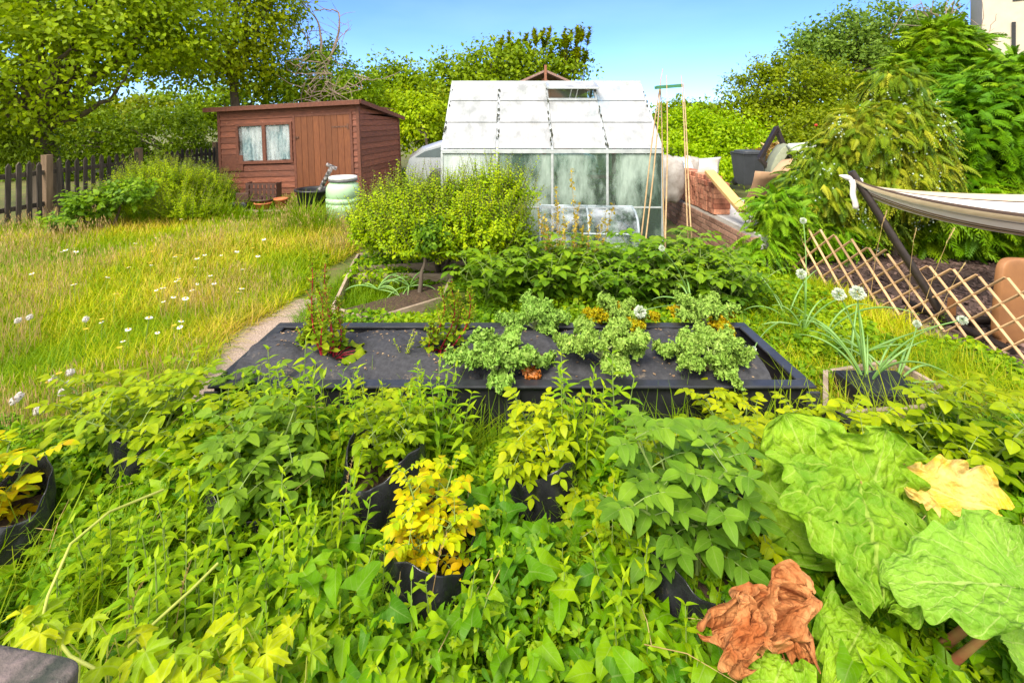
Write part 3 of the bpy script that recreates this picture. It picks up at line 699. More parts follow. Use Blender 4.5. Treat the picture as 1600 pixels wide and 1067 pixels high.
# ------------------------------------------------------------------ big black bed with weed fabric
bed = empty('raised_bed', (0, 0, 0), label='long black plastic raised bed covered with weed fabric in the middle of the plot', cat='raised bed')
BX0, BX1, BY0, BY1, BZ = -1.50, 1.50, 2.38, 3.08, .30
g = Geo()
for (x0, y0, x1, y1) in ((BX0, BY0, .0, BY0+.03), (.004, BY0+.003, BX1, BY0+.033), (BX0, BY1-.03, BX1, BY1), (BX0, BY0+.034, BX0+.03, BY1-.031), (BX1-.03, BY0+.034, BX1, BY1-.031)):
    box(g, x0, y0, -.05, x1, y1, BZ)
g.build('wall', M['black_plastic'], bed, bevel=.006)
g = Geo()
for (x0, y0, x1, y1) in ((BX0-.02, BY0-.022, BX1+.02, BY0+.045), (BX0-.02, BY1-.045, BX1+.02, BY1+.02), (BX0-.02, BY0+.046, BX0+.045, BY1-.046), (BX1-.045, BY0+.046, BX1+.02, BY1-.046)):
    box(g, x0, y0, BZ+.001, x1, y1, BZ+.016)
for x in (BX0-.03, -.03, BX1-.04): box(g, x, BY0-.035, 0, x+.07, BY0-.0225, BZ-.005)
g.build('rim', mat('rim_plastic', (.04, .042, .047), .35, (.025, .026, .03), 14), bed, bevel=.006)
HOLES = [(-.94, 2.72, .12), (-.38, 2.74, .07), (-.07, 2.60, .06), (-.02, 2.93, .06), (.16, 2.66, .09), (.53, 2.66, .06), (.55, 2.98, .05), (1.07, 2.62, .08), (1.05, 2.95, .06)]
nx, ny = 200, 56; X, Y = np.meshgrid(np.linspace(BX0+.03, 1.34, nx), np.linspace(BY0+.032, BY1-.032, ny)); P2 = np.stack([X, Y], -1)
def bedz(X, Y):
    P2 = np.stack([X, Y], -1)
    z = BZ-.05+.075*np.sin((Y-BY0)/(BY1-BY0)*math.pi)+.032*snoise(P2, 5, 3)+.016*snoise(P2, 14, 9)+.022*np.abs(np.sin(X*6+Y*9+2.5*snoise(P2, 4, 1)))**.5+.010*np.abs(np.sin(X*17-Y*12+3*snoise(P2, 6, 6)))**.5
    edge = np.clip((Y-BY0-.03)/.06, 0, 1); z = z-.03*(1-edge)
    for hx, hy, hr in HOLES: dd = np.sqrt((X-hx)**2+(Y-hy)**2); z = z-.055*np.exp(-(dd/(hr*1.05))**4)
    return z
Z = bedz(X, Y)
g = Geo(); gridsurf(g, np.stack([X, Y, Z], -1)); o = g.build('weed_fabric', M['fabric'], bed)
g = Geo(); X2, Y2 = np.meshgrid(np.linspace(BX0+.03, BX1-.03, 60), np.linspace(BY0+.03, BY1-.03, 20)); gridsurf(g, np.stack([X2, Y2, .17+.015*snoise(np.stack([X2, Y2], -1), 14, 2)], -1)); g.build('soil', M['soil'], bed)
g = Geo()
for hx, hy, hr in HOLES:
    a = np.linspace(0, 2*math.pi, 13); cz = float(bedz(np.array(hx), np.array(hy)))
    gridsurf(g, [[(hx+k*hr*.8*math.cos(t_), hy+k*hr*.7*math.sin(t_), cz+.02*(1.15-k)) for t_ in a] for k in (.05, .5, .9)])
g.build('planting_soil', M['soil'], bed)

g = Geo()
for k in range(420):
    x, y = rv(BX0+.06, 1.3), rv(BY0+.05, BY1-.05); z = float(bedz(np.array(x), np.array(y))); a = rv(0, 6.28); l = rv(.003, .013); m_ = rv(.25, .7)*l
    V = [(x+math.cos(a)*l, y+math.sin(a)*l, z+.004), (x-math.sin(a)*m_, y+math.cos(a)*m_, z+.006), (x-math.cos(a)*l, y-math.sin(a)*l, z+.003), (x+math.sin(a)*m_, y-math.cos(a)*m_, z+.004)]; g.add(V, [[0, 1, 2, 3]], rnd=rv(0, 1))
tag(g.build('dry_crumbs', mat('dry_crumbs', (.40, .28, .15), .9, (.16, .09, .05), 30, rnd=.5)), 'dry leaf crumbs and soil specks on the weed fabric', 'debris', kind='stuff')
# timber beds
def tbed(name_label, corners, h=.13, boards=True):
    rt = empty('timber_bed', tuple(corners[0])+(0,), label=name_label, cat='raised bed'); o = np.array(corners[0]+(0,), float)
    n = len(corners)
    for k in range(n):
        a = V3(*corners[k], 0)-o; b_ = V3(*corners[(k+1) % n], 0)-o; d = nrm(b_-a)
        g = Geo(); bar(g, a+d*.014+V3(0, 0, h/2+rv(-.01, .015)), b_-d*.014+V3(0, 0, h/2+rv(-.01, .015)), .026, h, rnd=rv(0, 1)); g.build('board', M['timber'], rt, bevel=.003)
    c = np.mean([V3(*q, 0)-o for q in corners], 0); P4 = [c+(V3(*q, 0)-o-c)*.97 for q in corners]; g = Geo(); nn = 16
    Gd = np.array([[(P4[0]*(1-u)+P4[1]*u)*(1-v)+(P4[3]*(1-u)+P4[2]*u)*v for u in np.linspace(0, 1, nn)] for v in np.linspace(0, 1, nn)]); Gd[..., 2] = h*.62+.015*snoise(Gd[..., :2], 18, 4)
    gridsurf(g, Gd); g.build('soil', M['soil'], rt)
    return rt
def gc(px, py, z=.13): q = gnd(px, py, z); return (q.x, q.y)
tbed('grey timber bed with a slanting front board just behind the black bed', [gc(520, 478), gc(575, 498), gc(690, 462), gc(708, 428), gc(545, 428)])
tbed('far timber bed of weathered boards at the lawn edge', [gc(548, 422), gc(736, 412), gc(728, 398), gc(560, 402)], .16)
tbed('small timber bed holding onions at the right of the black bed', [gc(1290, 648), gc(1440, 640), gc(1475, 612), gc(1402, 566), gc(1290, 580)], .14)
g = Geo(); q = gnd(1385, 622, .1)
box(g, -.2, -.12, 0, .16, .14, .10); box(g, -.18, -.10, .101, .14, .12, .104); o = g.build('black_tray', M['black_plastic'], None, (q.x, q.y, .08)); tag(o, 'flat black plastic tray lying in the onion bed', 'tray')
# planks on the ground in front
for a, b_, lb in (((690, 1052), (860, 1048), 'grey weathered board half hidden in weeds at the bottom centre'), ((870, 1020), (1040, 985), 'short weathered board end among bindweed left of the orange leaf')):
    p, q = gnd(*a, .06), gnd(*b_, .06); g = Geo(); bar(g, (0, 0, 0), tuple(q-p), .05, .1); o = g.build('board', M['timber'], None, tuple(p), bevel=.004); tag(o, lb, 'board')

# ------------------------------------------------------------------ grow bags
def grow_bag(x, y, r, h, label, seed, tilt=0., fold=0):
    rr = np.random.RandomState(seed); rt = empty('grow_bag', (x, y, 0), (tilt*.3, tilt, rr.rand()*6), label, 'grow bag', 'black polythene grow bags planted with potatoes')
    n, m = 44, 97; a = np.linspace(0, 2*math.pi, m); G = np.zeros((n, m, 3))
    ph = rr.rand(4)*6.28
    for i in range(n):
        t_ = i/(n-1); z = h*t_
        rad = r*(.92+.1*math.sin(t_*3))*(1+.055*np.sin(3*a+ph[0]+t_*2)*t_+.035*np.sin(7*a+ph[1]+t_*5)+.02*np.sin(13*a+ph[2]-t_*7)+.045*np.abs(np.sin(t_*9+2.5*np.sin(2*a+ph[3])+ph[1]))**.6+.03*np.abs(np.sin(5*a+t_*9+ph[0]))**.5)
        rim = t_**4*h*.14*np.sin(2*a+ph[3]); G[i] = np.stack([rad*np.cos(a), rad*np.sin(a), z+rim], -1)
    inner = G[-1][None]*np.array([.965, .965, 1]); G2 = np.concatenate([G, G[-1:]*[.985, .985, 1]+[0, 0, .004], inner, inner*[.97, .97, 1]+[0, 0, -.12]])
    G2[:, -1] = G2[:, 0]
    g = Geo(); gridsurf(g, G2); g.build('bag', M['poly'], rt)
    g = Geo(); gridsurf(g, [[(k*r*1.0*math.cos(t_), k*r*1.0*math.sin(t_), h*.72+.01*math.sin(9*t_+k*8)) for t_ in a[::6]] for k in (.02, .3, .6, .9)]); g.build('soil', M['soil'], rt)
    return rt
BAGS = [(-1.78, 1.64, .14, .34, 'grow bag at the left edge with yellow leaved plant'), (-1.55, 2.02, .13, .32, 'grow bag under the pale potato plant with few yellow leaves near the path'),
        (-.95, 1.74, .14, .32, 'grow bag almost buried in weeds left of centre'), (-.50, 1.86, .15, .34, 'grow bag behind and left of the bright yellow potato plant'),
        (-.26, 1.50, .145, .32, 'grow bag in front centre holding the bright yellow potato plant'), (.12, 1.86, .13, .32, 'shiny creased grow bag right of the centre below a lime potato plant'),
        (.55, 1.47, .13, .31, 'grow bag half hidden by big potato leaves left of the orange dead leaf'), (.88, 1.70, .14, .34, 'grow bag in shade between the big potato plant and the rhubarb'),
        (1.35, 2.02, .14, .3, 'grow bag hidden behind the tall rhubarb leaf')]
for i, (x, y, r_, h_, lb) in enumerate(BAGS): grow_bag(x, y, r_, h_, 'black polythene '+lb, i+3)

# ------------------------------------------------------------------ things by the shed
def obj1(g, name, m, loc, label, cat, group=None, bevel=0, rot=None):
    o = g.build(name, m, None, loc, bevel); tag(o, label, cat, group)
    if rot: o.rotation_euler = rot
    return o
p = gnd(536, 343); br = empty('water_barrel', (p.x, p.y, 0), label='pale green plastic barrel with a white screw lid in front of the shed door', cat='barrel')
g = Geo(); k_ = .63/.62
pr = [(0, 0), (.225, .0), (.24, .03), (.255, .1), (.262, .18), (.262, .25), (.25, .262), (.25, .275), (.267, .29), (.267, .34), (.25, .352), (.25, .365), (.265, .38), (.262, .5), (.24, .56), (.20, .60), (.19, .605), (.19, .64)]
lathe(g, [(a, b_*1.02) for a, b_ in pr], 48); g.build('body', mat('pale_green_plastic', (.42, .62, .38), .45, (.36, .55, .33), 5, spots=((.5, .6, .42), 8, .66)), br)
g = Geo(); lathe(g, [(.213, .66), (.222, .665), (.222, .70), (.20, .708), (0, .708)], 48); g.build('lid', mat('white_plastic', (.72, .72, .70), .5, (.55, .55, .53), 12), br)
g = Geo(); lathe(g, [(.2, .63), (.228, .632), (.228, .655), (.2, .66)], 48); g.build('clamp_ring', mat('grey_ring', (.12, .12, .13), .4), br)
p = gnd(483, 342); q = Geo(); tb = empty('black_tub', (p.x, p.y+.25, 0), label='round black tub with a thick rim standing against the shed', cat='tub')
g = Geo(); lathe(g, [(.22, 0), (.30, .42), (.335, .43), (.335, .46), (.29, .46), (.285, .42), (.2, .02), (0, .02)], 40); g.build('tub', M['black_plastic'], tb)
g = Geo(); lathe(g, [(0, .30), (.2, .30), (.275, .3)], 24); g.build('contents', M['soil'], tb)
g = Geo(); a, b_ = np.array(at(500, 296, p.y+.1)), np.array(at(519, 260, p.y)); 
g = Geo(); d_ = b_-a; tube(g, [(0, 0, 0), tuple(d_*.5), tuple(d_)], .035, 12); tube(g, [tuple(d_*1.0-V3(.09, 0, -.03)), tuple(d_+V3(.07, 0, -.04))], .03, 10)
obj1(g, 'downpipe', mat('blotched_pipe', (.33, .3, .3), .7, (.05, .045, .045), 16, lo=.45, hi=.55), tuple(a), 'short blotched grey pipe with a tee end leaning out of the black tub', 'pipe')
def pbox(px, py, w_, d_, h_, m, name, label, cat, hollow=True, rot=0, z=0):
    p = gnd(px, py, z); g = Geo(); t_ = .012
    if hollow:
        box(g, -w_/2, -d_/2, 0, w_/2, d_/2, t_); box(g, -w_/2, -d_/2, t_+.001, w_/2, -d_/2+t_, h_); box(g, -w_/2, d_/2-t_, t_+.001, w_/2, d_/2, h_)
        box(g, -w_/2, -d_/2+t_+.001, t_+.001, -w_/2+t_, d_/2-t_-.001, h_); box(g, w_/2-t_, -d_/2+t_+.001, t_+.001, w_/2, d_/2-t_-.001, h_)
    else: box(g, -w_/2, -d_/2, 0, w_/2, d_/2, h_)
    return obj1(g, name, m, (p.x, p.y, z), label, cat, bevel=.004, rot=(0, 0, R(rot)))
M['terra'] = mat('terracotta', (.55, .17, .06), .8, (.40, .12, .05), 14)
M['brownpl'] = mat('brown_plastic', (.09, .04, .03), .5, (.05, .025, .02), 14)
g = Geo(); w_, d_, h_ = .95, .34, .10
for k in range(4): box(g, -w_/2, -d_/2+k*.09, h_, w_/2, -d_/2+k*.09+.075, h_+.018, rnd=rv(0, 1))
for x in (-w_/2, -.03, w_/2-.06): box(g, x, -d_/2, 0, x+.06, d_/2-.01, h_-.001)
p = gnd(400, 340); obj1(g, 'pallet_table', M['timber'], (p.x, p.y+.15, 0), 'low wooden pallet shelf holding pots in front of the shed window', 'pallet', bevel=.003)
py_ = p.y+.15; px_ = p.x
def onp(dx, dy, g, name, m, label, cat, z=.119): return obj1(g, name, m, (px_+dx, py_+dy, z), label, cat)
g = Geo(); lathe(g, [(0, 0), (.10, 0), (.13, .09), (.145, .09), (.145, .11), (.125, .11), (.1, .02), (0, .02)], 28); onp(.05, -.02, g, 'terracotta_pot', M['terra'], 'orange terracotta bowl on the pallet in front of the shed', 'pot')
g = Geo(); lathe(g, [(0, 0), (.15, 0), (.19, .13), (.21, .14), (.2, .16), (.17, .15), (.14, .02), (0, .02)], 28); o = onp(-.02, .12, g, 'brown_bowl', M['brownpl'], 'wide dark brown bowl behind the terracotta bowl', 'bowl')
g = Geo(); lathe(g, [(0, 0), (.07, 0), (.10, .15), (.115, .15), (.11, .18), (.09, .17), (.065, .02), (0, .02)], 28); onp(.34, .0, g, 'brown_pot', M['terra'], 'rust brown pot at the right end of the pallet', 'pot')
rt = empty('toy_wagon', (px_-.32, py_-.03, .119), label='small dark wheeled toy with black wheels on the pallet', cat='toy')
g = Geo(); box(g, -.12, -.06, .06, .12, .08, .12); box(g, -.12, .05, .125, .1, .08, .26); g.build('body', M['brownpl'], rt, bevel=.008)
for x in (-.09, .09):
    g = Geo(); n0 = g.n; lathe(g, [(.0, -.02), (.05, -.02), (.065, -.01), (.065, .01), (.05, .02), (0, .02)], 20); o = g.build('wheel', M['black_plastic'], rt, (x, -.09, .065)); o.rotation_euler = (R(90), 0, 0)
rt = empty('plastic_crate', (px_-.12, py_+.32, .02), label='brown slotted plastic crate standing against the shed boards', cat='crate')
g = Geo()
for z in np.arange(0, .5, .1):
    for k in range(7): box(g, -.26+k*.075, -.10, z, -.26+k*.075+.05, -.09, z+.07)
    box(g, -.27, -.10, z+.07, .27, -.085, z+.095)
box(g, -.27, -.084, 0, -.255, .1, .5); box(g, .255, -.084, 0, .27, .1, .5)
g.build('sides', M['brownpl'], rt)

# brown wire netting roll and standing chicken wire
M['wire'] = mat('rusty_netting', (.20, .13, .08), .8, (.12, .08, .05), 20)
def netting(fun, nu, nv, name, loc, label, rad=.0022):
    g = Geo()
    for i in range(nu):
        for fam in (0, 1):
            pts = [fun((i+(.5 if fam else 0)+(.35 if (k % 2) ^ fam else -.0))/nu, k/nv) for k in range(nv+1)]
            tube(g, pts, rad, 3, cap=False)
    return obj1(g, name, M['wire'], loc, label, 'netting')
p = gnd(595, 352); g = Geo()
for k in range(420):
    a = rv(0, 6.28); pts = []; yy = rv(-.35, .3); rr_ = rv(.10, .25); 
    for q_ in range(9): a += .35; pts.append((rv(-.01, .01)+yy+.03*q_*rv(.6, 1), rr_*1.1*math.cos(a), .26+rr_*math.sin(a)))
    tube(g, pts, .0035, 3, cap=False)
obj1(g, 'netting_roll', M['wire'], (p.x+.1, p.y+.2, 0), 'tangled roll of rusty brown wire netting beside the shed corner', 'netting')
pA, pB = np.array(gnd(515, 395)), np.array(gnd(598, 408))
netting(lambda u, v: tuple((pB-pA)*u+V3(0, .25*math.sin(u*3), (.12+.42*math.sin(math.pi*min(u*1.05, 1))**.7)*v+.02)), 26, 12, 'wire_netting', tuple(pA), 'thin bent sheet of chicken wire netting at the lawn edge before the barrel', .0016)

# ------------------------------------------------------------------ things on the patio
p = np.array(gnd(1164, 290, .4)); k_ = 8.7/740
wb = empty('wheelie_bin', (p[0], 8.7, .395), (0, 0, R(4)), 'dark grey wheelie bin standing at the far end of the patio', 'wheelie bin')
M['binp'] = mat('bin_plastic', (.06, .065, .075), .5, (.045, .05, .055), 8)
g = Geo(); V = []
for z, w_, d_ in ((.05, .155, .16), (.10, .16, .17), (.56, .20, .22), (.60, .21, .23)):
    V.append([(-w_, -d_, z), (0, -d_-.01, z), (w_, -d_, z), (w_, d_, z), (-w_, d_, z), (-w_, -d_, z)])
gridsurf(g, V, flat=True); g.add([(-.155, -.16, .05), (.155, -.16, .05), (.155, .16, .05), (-.155, .16, .05)], [[0, 1, 2, 3]], flat=True); g.build('body', M['binp'], wb)
g = Geo(); box(g, -.215, -.24, .605, .215, .22, .635); cushion(g, .2, .22, .03, (0, -.01, .645), 4, 10); g.build('lid', M['binp'], wb, bevel=.008)
g = Geo(); tube(g, [(-.19, .26, .60), (.19, .26, .60)], .014, 8); g.build('handle', M['binp'], wb)
for x in (-.16, .13):
    g = Geo(); lathe(g, [(0, -.02), (.07, -.02), (.075, 0), (.07, .02), (0, .02)], 18); o = g.build('wheel', M['black_plastic'], wb, (x+.015, -.13 if 0 else .17, .075)); o.rotation_euler = (0, R(90), 0)
# pale plank leaning over the bricks
p, q = at(1108, 268, 6.2), at(1162, 330, 5.5); g = Geo(); bar(g, (0, 0, 0), tuple(q-p), .13, .045, (0, -.3, 1)); obj1(g, 'timber_plank', mat('new_pine', (.62, .40, .16), .6, (.52, .32, .12), 9, stretch=(4, 1, 1)), tuple(p), 'pale yellow plank leaning from the brick stack onto the patio', 'plank', bevel=.004)
# cardboard
M['card'] = mat('cardboard', (.50, .31, .18), .85, (.43, .26, .15), 5)
def sheet4(pts, name, m, label, cat, th=.01, div=6, bend=.02):
    P_ = [np.array(p_) for p_ in pts]; o0 = P_[0]; n_ = nrm(np.cross(P_[1]-P_[0], P_[3]-P_[0]))
    G = [[(P_[0]*(1-u)+P_[1]*u)*(1-v)+(P_[3]*(1-u)+P_[2]*u)*v-o0+n_*bend*math.sin(3*u+2*v)*math.sin(math.pi*v) for u in np.linspace(0, 1, div)] for v in np.linspace(0, 1, div)]
    g = Geo(); gridsurf(g, G); o = obj1(g, name, m, tuple(o0), label, cat); o.modifiers.new('s', 'SOLIDIFY').thickness = th; return o
sheet4([gnd(1160, 322, .41), gnd(1226, 318, .41), at(1236, 273, 6.2), at(1180, 268, 6.3)], 'cardboard_sheet', M['card'], 'flattened brown cardboard box propped up on the patio', 'cardboard', bend=.04)
sheet4([at(1205, 270, 6.45), at(1255, 275, 6.4), at(1262, 245, 6.5), at(1222, 250, 6.6)], 'cardboard_flap', M['card'], 'folded cardboard flap standing behind the flattened box', 'cardboard')
# green padded recliner cushion folded over
g = Geo(); Yc = 6.7; prof = [(1203, 280), (1205, 262), (1212, 246), (1222, 232), (1232, 226), (1240, 232), (1250, 246), (1262, 262), (1278, 275)]
pr = [at(a, b_, Yc) for a, b_ in prof]; o0 = pr[0]
G = [[tuple(np.array(p_-o0)+V3(.05*k, .62*k/5, .0)) for k in range(6)] for p_ in pr]
gridsurf(g, G); o = obj1(g, 'folded_cushion', mat('sage_fabric', (.30, .32, .22), .85, (.24, .26, .17), 30, bump=.2), tuple(o0), 'sage green padded cushion folded over on the patio', 'cushion')
s_ = o.modifiers.new('s', 'SOLIDIFY'); s_.thickness = .11; s_.offset = 1; b_ = o.modifiers.new('b', 'BEVEL'); b_.width = .03; b_.segments = 4
sheet4([at(1228, 228, 6.7), at(1272, 224, 6.7), at(1276, 262, 6.5), at(1254, 262, 6.5)], 'pale_cushion', mat('pale_sage', (.45, .50, .42), .85, (.4, .44, .37), 9), 'pale grey green cushion pad beside the folded one', 'cushion', .07, 8)
# black angular frame
fr = empty('metal_frame', tuple(at(1187, 250, 7.2)), label='black angular metal frame sticking up behind the cushions', cat='frame'); o0 = np.array(fr.location)
for nm, a, b_ in (('bar', (1187, 248), (1214, 199)), ('bar', (1212, 198), (1226, 232)), ('bar', (1186, 247), (1206, 268))):
    g = Geo(); bar(g, np.array(at(*a, 7.2))-o0, np.array(at(*b_, 7.15))-o0, .05, .09, (0, 1, 0)); g.build(nm, M['steel'], fr, bevel=.004)
# white sacks
def sack(px, py, Y, w_, h_, label, m, seed, z=.4, flat=.8):
    c = np.array(at(px, py, Y)); rr = np.random.RandomState(seed); u = np.linspace(-1.57, 1.57, 22); v = np.linspace(0, 6.2832, 40); U, Vv = np.meshgrid(u, v, indexing='ij')
    D = np.stack([np.cos(U)*np.cos(Vv), np.cos(U)*np.sin(Vv), np.sin(U)], -1); D = np.sign(D)*np.abs(D)**.8
    D = D*(1+.16*snoise(D, 3.5, seed)+.06*snoise(D, 11, seed+1))[..., None]; D[:, -1] = D[:, 0]
    P_ = D*np.array([w_/2, w_/2*flat, h_/2]); P_[..., 2] = P_[..., 2]+h_/2*.92
    g = Geo(); gridsurf(g, P_); return obj1(g, 'plastic_sack', m, (c[0], Y, z), label, 'sack')
M['sack'] = mat('white_sack', (.42, .39, .36), .6, (.25, .22, .19), 9, bump=.4); M['sackw'] = mat('white_bag', (.55, .52, .48), .5, (.45, .42, .38), 9, bump=.2)
sack(1046, 250, 7.1, .45, .72, 'bulging off white plastic sack right behind the greenhouse corner', M['sack'], 2)
sack(1064, 258, 7.6, .4, .62, 'blue and white builders sack among the bags behind the bricks', mat('blue_white_sack', (.66, .68, .68), .6, (.12, .28, .42), 5, lo=.4, hi=.46, bump=.3), 5)
sack(1082, 262, 7.9, .42, .62, 'dusty beige sack at the right of the bag heap', M['sack'], 8)
sheet4([at(1088, 276, 6.9), at(1122, 272, 6.9), at(1127, 246, 7.0), at(1092, 248, 7.0)], 'torn_bag', M['sackw'], 'torn white paper bag with a pointed corner on top of the bricks', 'bag', .02, 9, .06)

# ------------------------------------------------------------------ silver car behind the shed
cr_ = empty('parked_car', tuple(gnd(662, 300, 0).xy)+(0,), label='silver car seen partly between the shed and the greenhouse', cat='car'); cr_.location = (-.15, 10.6, 0)
M['carp'] = mat('silver_paint', (.55, .57, .60), .25, (.52, .54, .57), 4, metal=.6, coat=.6)
g = Geo(); prof = [(-1.98, .25), (-2.05, .6), (-1.97, .88), (-1.72, 1.06), (-1.35, 1.18), (-.6, 1.25), (.4, 1.22), (1.1, .95), (1.9, .85), (2.05, .3)]
pts = np.array(prof); ys = [(-.8, .93), (-.72, 1.), (.72, 1.), (.8, .93)]
G = [[(a, y, b_*k if b_ > .3 else b_) for (a, b_) in prof] for y, k in ys]
gridsurf(g, G)
for y in (-.8, .8):
    for k in range(len(prof)-1): g.add([(prof[k][0], y, prof[k][1]*.93 if prof[k][1] > .3 else prof[k][1]), (prof[k+1][0], y, prof[k+1][1]*.93 if prof[k+1][1] > .3 else prof[k+1][1]), (prof[k+1][0], y, .25), (prof[k][0], y, .25)], [[0, 1, 2, 3]], flat=True)
g.build('body', M['carp'], cr_)
dg = mat('tinted_glass', (.10, .13, .14), .1, (.08, .1, .11), 3, spec=.8)
g = Geo(); g.add([(-1.86, -.806, .84), (-1.66, -.806, .96), (-1.3, -.806, 1.06), (-.7, -.806, 1.12), (-.68, -.806, .84)], [[0, 1, 2, 3, 4]], flat=True); g.add([(-.6, -.806, .84), (-.62, -.806, 1.12), (.3, -.806, 1.08), (.8, -.806, .86)], [[0, 1, 2, 3]], flat=True); g.build('side_window', dg, cr_)
g = Geo(); gridsurf(g, [[(-1.96, y, .90), (-1.73, y, 1.065)] for y in np.linspace(-.68, .68, 6)]); g.build('rear_window', dg, cr_)
for x in (-1.3, 1.3):
    g = Geo(); lathe(g, [(0, -.09), (.26, -.09), (.31, -.06), (.31, .06), (.26, .09), (0, .09)], 28); o = g.build('wheel', M['black_plastic'], cr_, (x, -.75, .31)); o.rotation_euler = (R(90), 0, 0)

# ------------------------------------------------------------------ house at top right
M['render'] = mat('cream_render', (.56, .49, .38), .9, (.50, .43, .33), 4, bump=.1)
M['tile'] = mat('clay_tile', (.36, .18, .10), .85, (.24, .11, .06), 12, bump=.4)
Hs = empty('house', tuple(gnd(1560, 300).xy)+(0,), label='cream rendered house standing behind the conifers at the top right', cat='house'); Hs.location = (13.9, 14, 0); Hs.rotation_euler = (0, 0, R(-42))
g = Geo(); box(g, 0, 0, 0, 7.5, 7, 7.5); g.build('wall', M['render'], Hs)
g = Geo(); box(g, .62, -.03, 5.0, 1.7, .0, 6.4); wf = g.build('window', mat('dark_frame', (.03, .03, .032), .5), Hs, bevel=.01)
g = Geo(); box(g, .70, -.036, 5.08, 1.6, -.031, 6.3); g.build('pane', mat('house_glass', (.35, .4, .42), .1, (.2, .24, .26), 3, spec=.8), wf)
g = Geo(); box(g, .60, -.05, 0, .68, -.001, 4.4); g.build('drainpipe', mat('dark_pipe', (.02, .02, .022), .5), Hs)
g = Geo(); 
p0, p1, p2 = (-1.45, .5, 3.05), (-.1, .5, 3.95), (-.1, .5, 2.2)
g.add([(-1.45, .1, 2.85), (-.02, .1, 3.75), (-.02, .1, 0), (-1.45, .1, 0), (-1.45, 3, 2.85), (-.02, 3, 3.75), (-.02, 3, 0), (-1.45, 3, 0)], [[3, 2, 1, 0], [4, 5, 6, 7], [0, 4, 7, 3]], flat=True); g.build('extension', M['render'], Hs)
g = Geo(); obox(g, (-.86, 1.5, 3.42), (.86, 0, .56), (0, 1.6, 0), (-.04, 0, .06)); g.build('roof', M['tile'], Hs)
# coping stone of the low wall nearest the camera
p = at(-20, 1052, .88)
g = Geo(); n = 30
gx = np.linspace(0, 1, n); 
g = Geo(); cushion(g, .135, .10, .03, (0, 0, 0), 9, 30); obj1(g, 'coping_stone', mat('mossy_stone', (.20, .15, .14), .95, (.035, .04, .03), 16, bump=.8, lo=.45, hi=.75, spots=((.35, .4, .3), 60, .64)), (at(0, 1060, .86)[0]-.01, .80, at(70, 1040, .86)[2]-.035), 'mossy dark coping stone in the bottom left corner', 'stone', rot=(0, R(4), R(-5)))
# ================================================================== PLANTS
OV = [leaf_tpl('ovate', 5, 1, .62, f, d, seed=i) for i, (f, d) in enumerate(((.25, .1), (.15, .3), (.35, .2), (.1, .42)))]
OVs = [leaf_tpl('ovate', 3, 1, .6, f, d, seed=i) for i, (f, d) in enumerate(((.25, .2), (.15, .5)))]
LN = [leaf_tpl('lance', 4, 1, .32, f, d, seed=i) for i, (f, d) in enumerate(((.3, .1), (.2, .4), (.3, .7)))]
HT = [leaf_tpl('heart', 5, 1, .75, f, d, seed=i) for i, (f, d) in enumerate(((.2, .2), (.3, .4), (.05, .6), (.4, .1)))]
RD = [leaf_tpl('round', 4, 1, .75, f, d, seed=i) for i, (f, d) in enumerate(((.2, .2), (.1, .5)))]
BL = [leaf_tpl('blade', 3, 1, .035, .4, d, seed=i) for i, d in enumerate((.15, .5, .9, 1.3))]
QD = [leaf_tpl('ovate', 2, 1, .75, .3, .2), leaf_tpl('ovate', 2, 1, .6, .1, .5)]
ND = [leaf_tpl('blade', 2, 1, .03, .0, d) for d in (.1, .3)]
LB = [lobed_tpl(5, 1), lobed_tpl(5, 2, .55, .35), lobed_tpl(3, 3, .5, .3)]
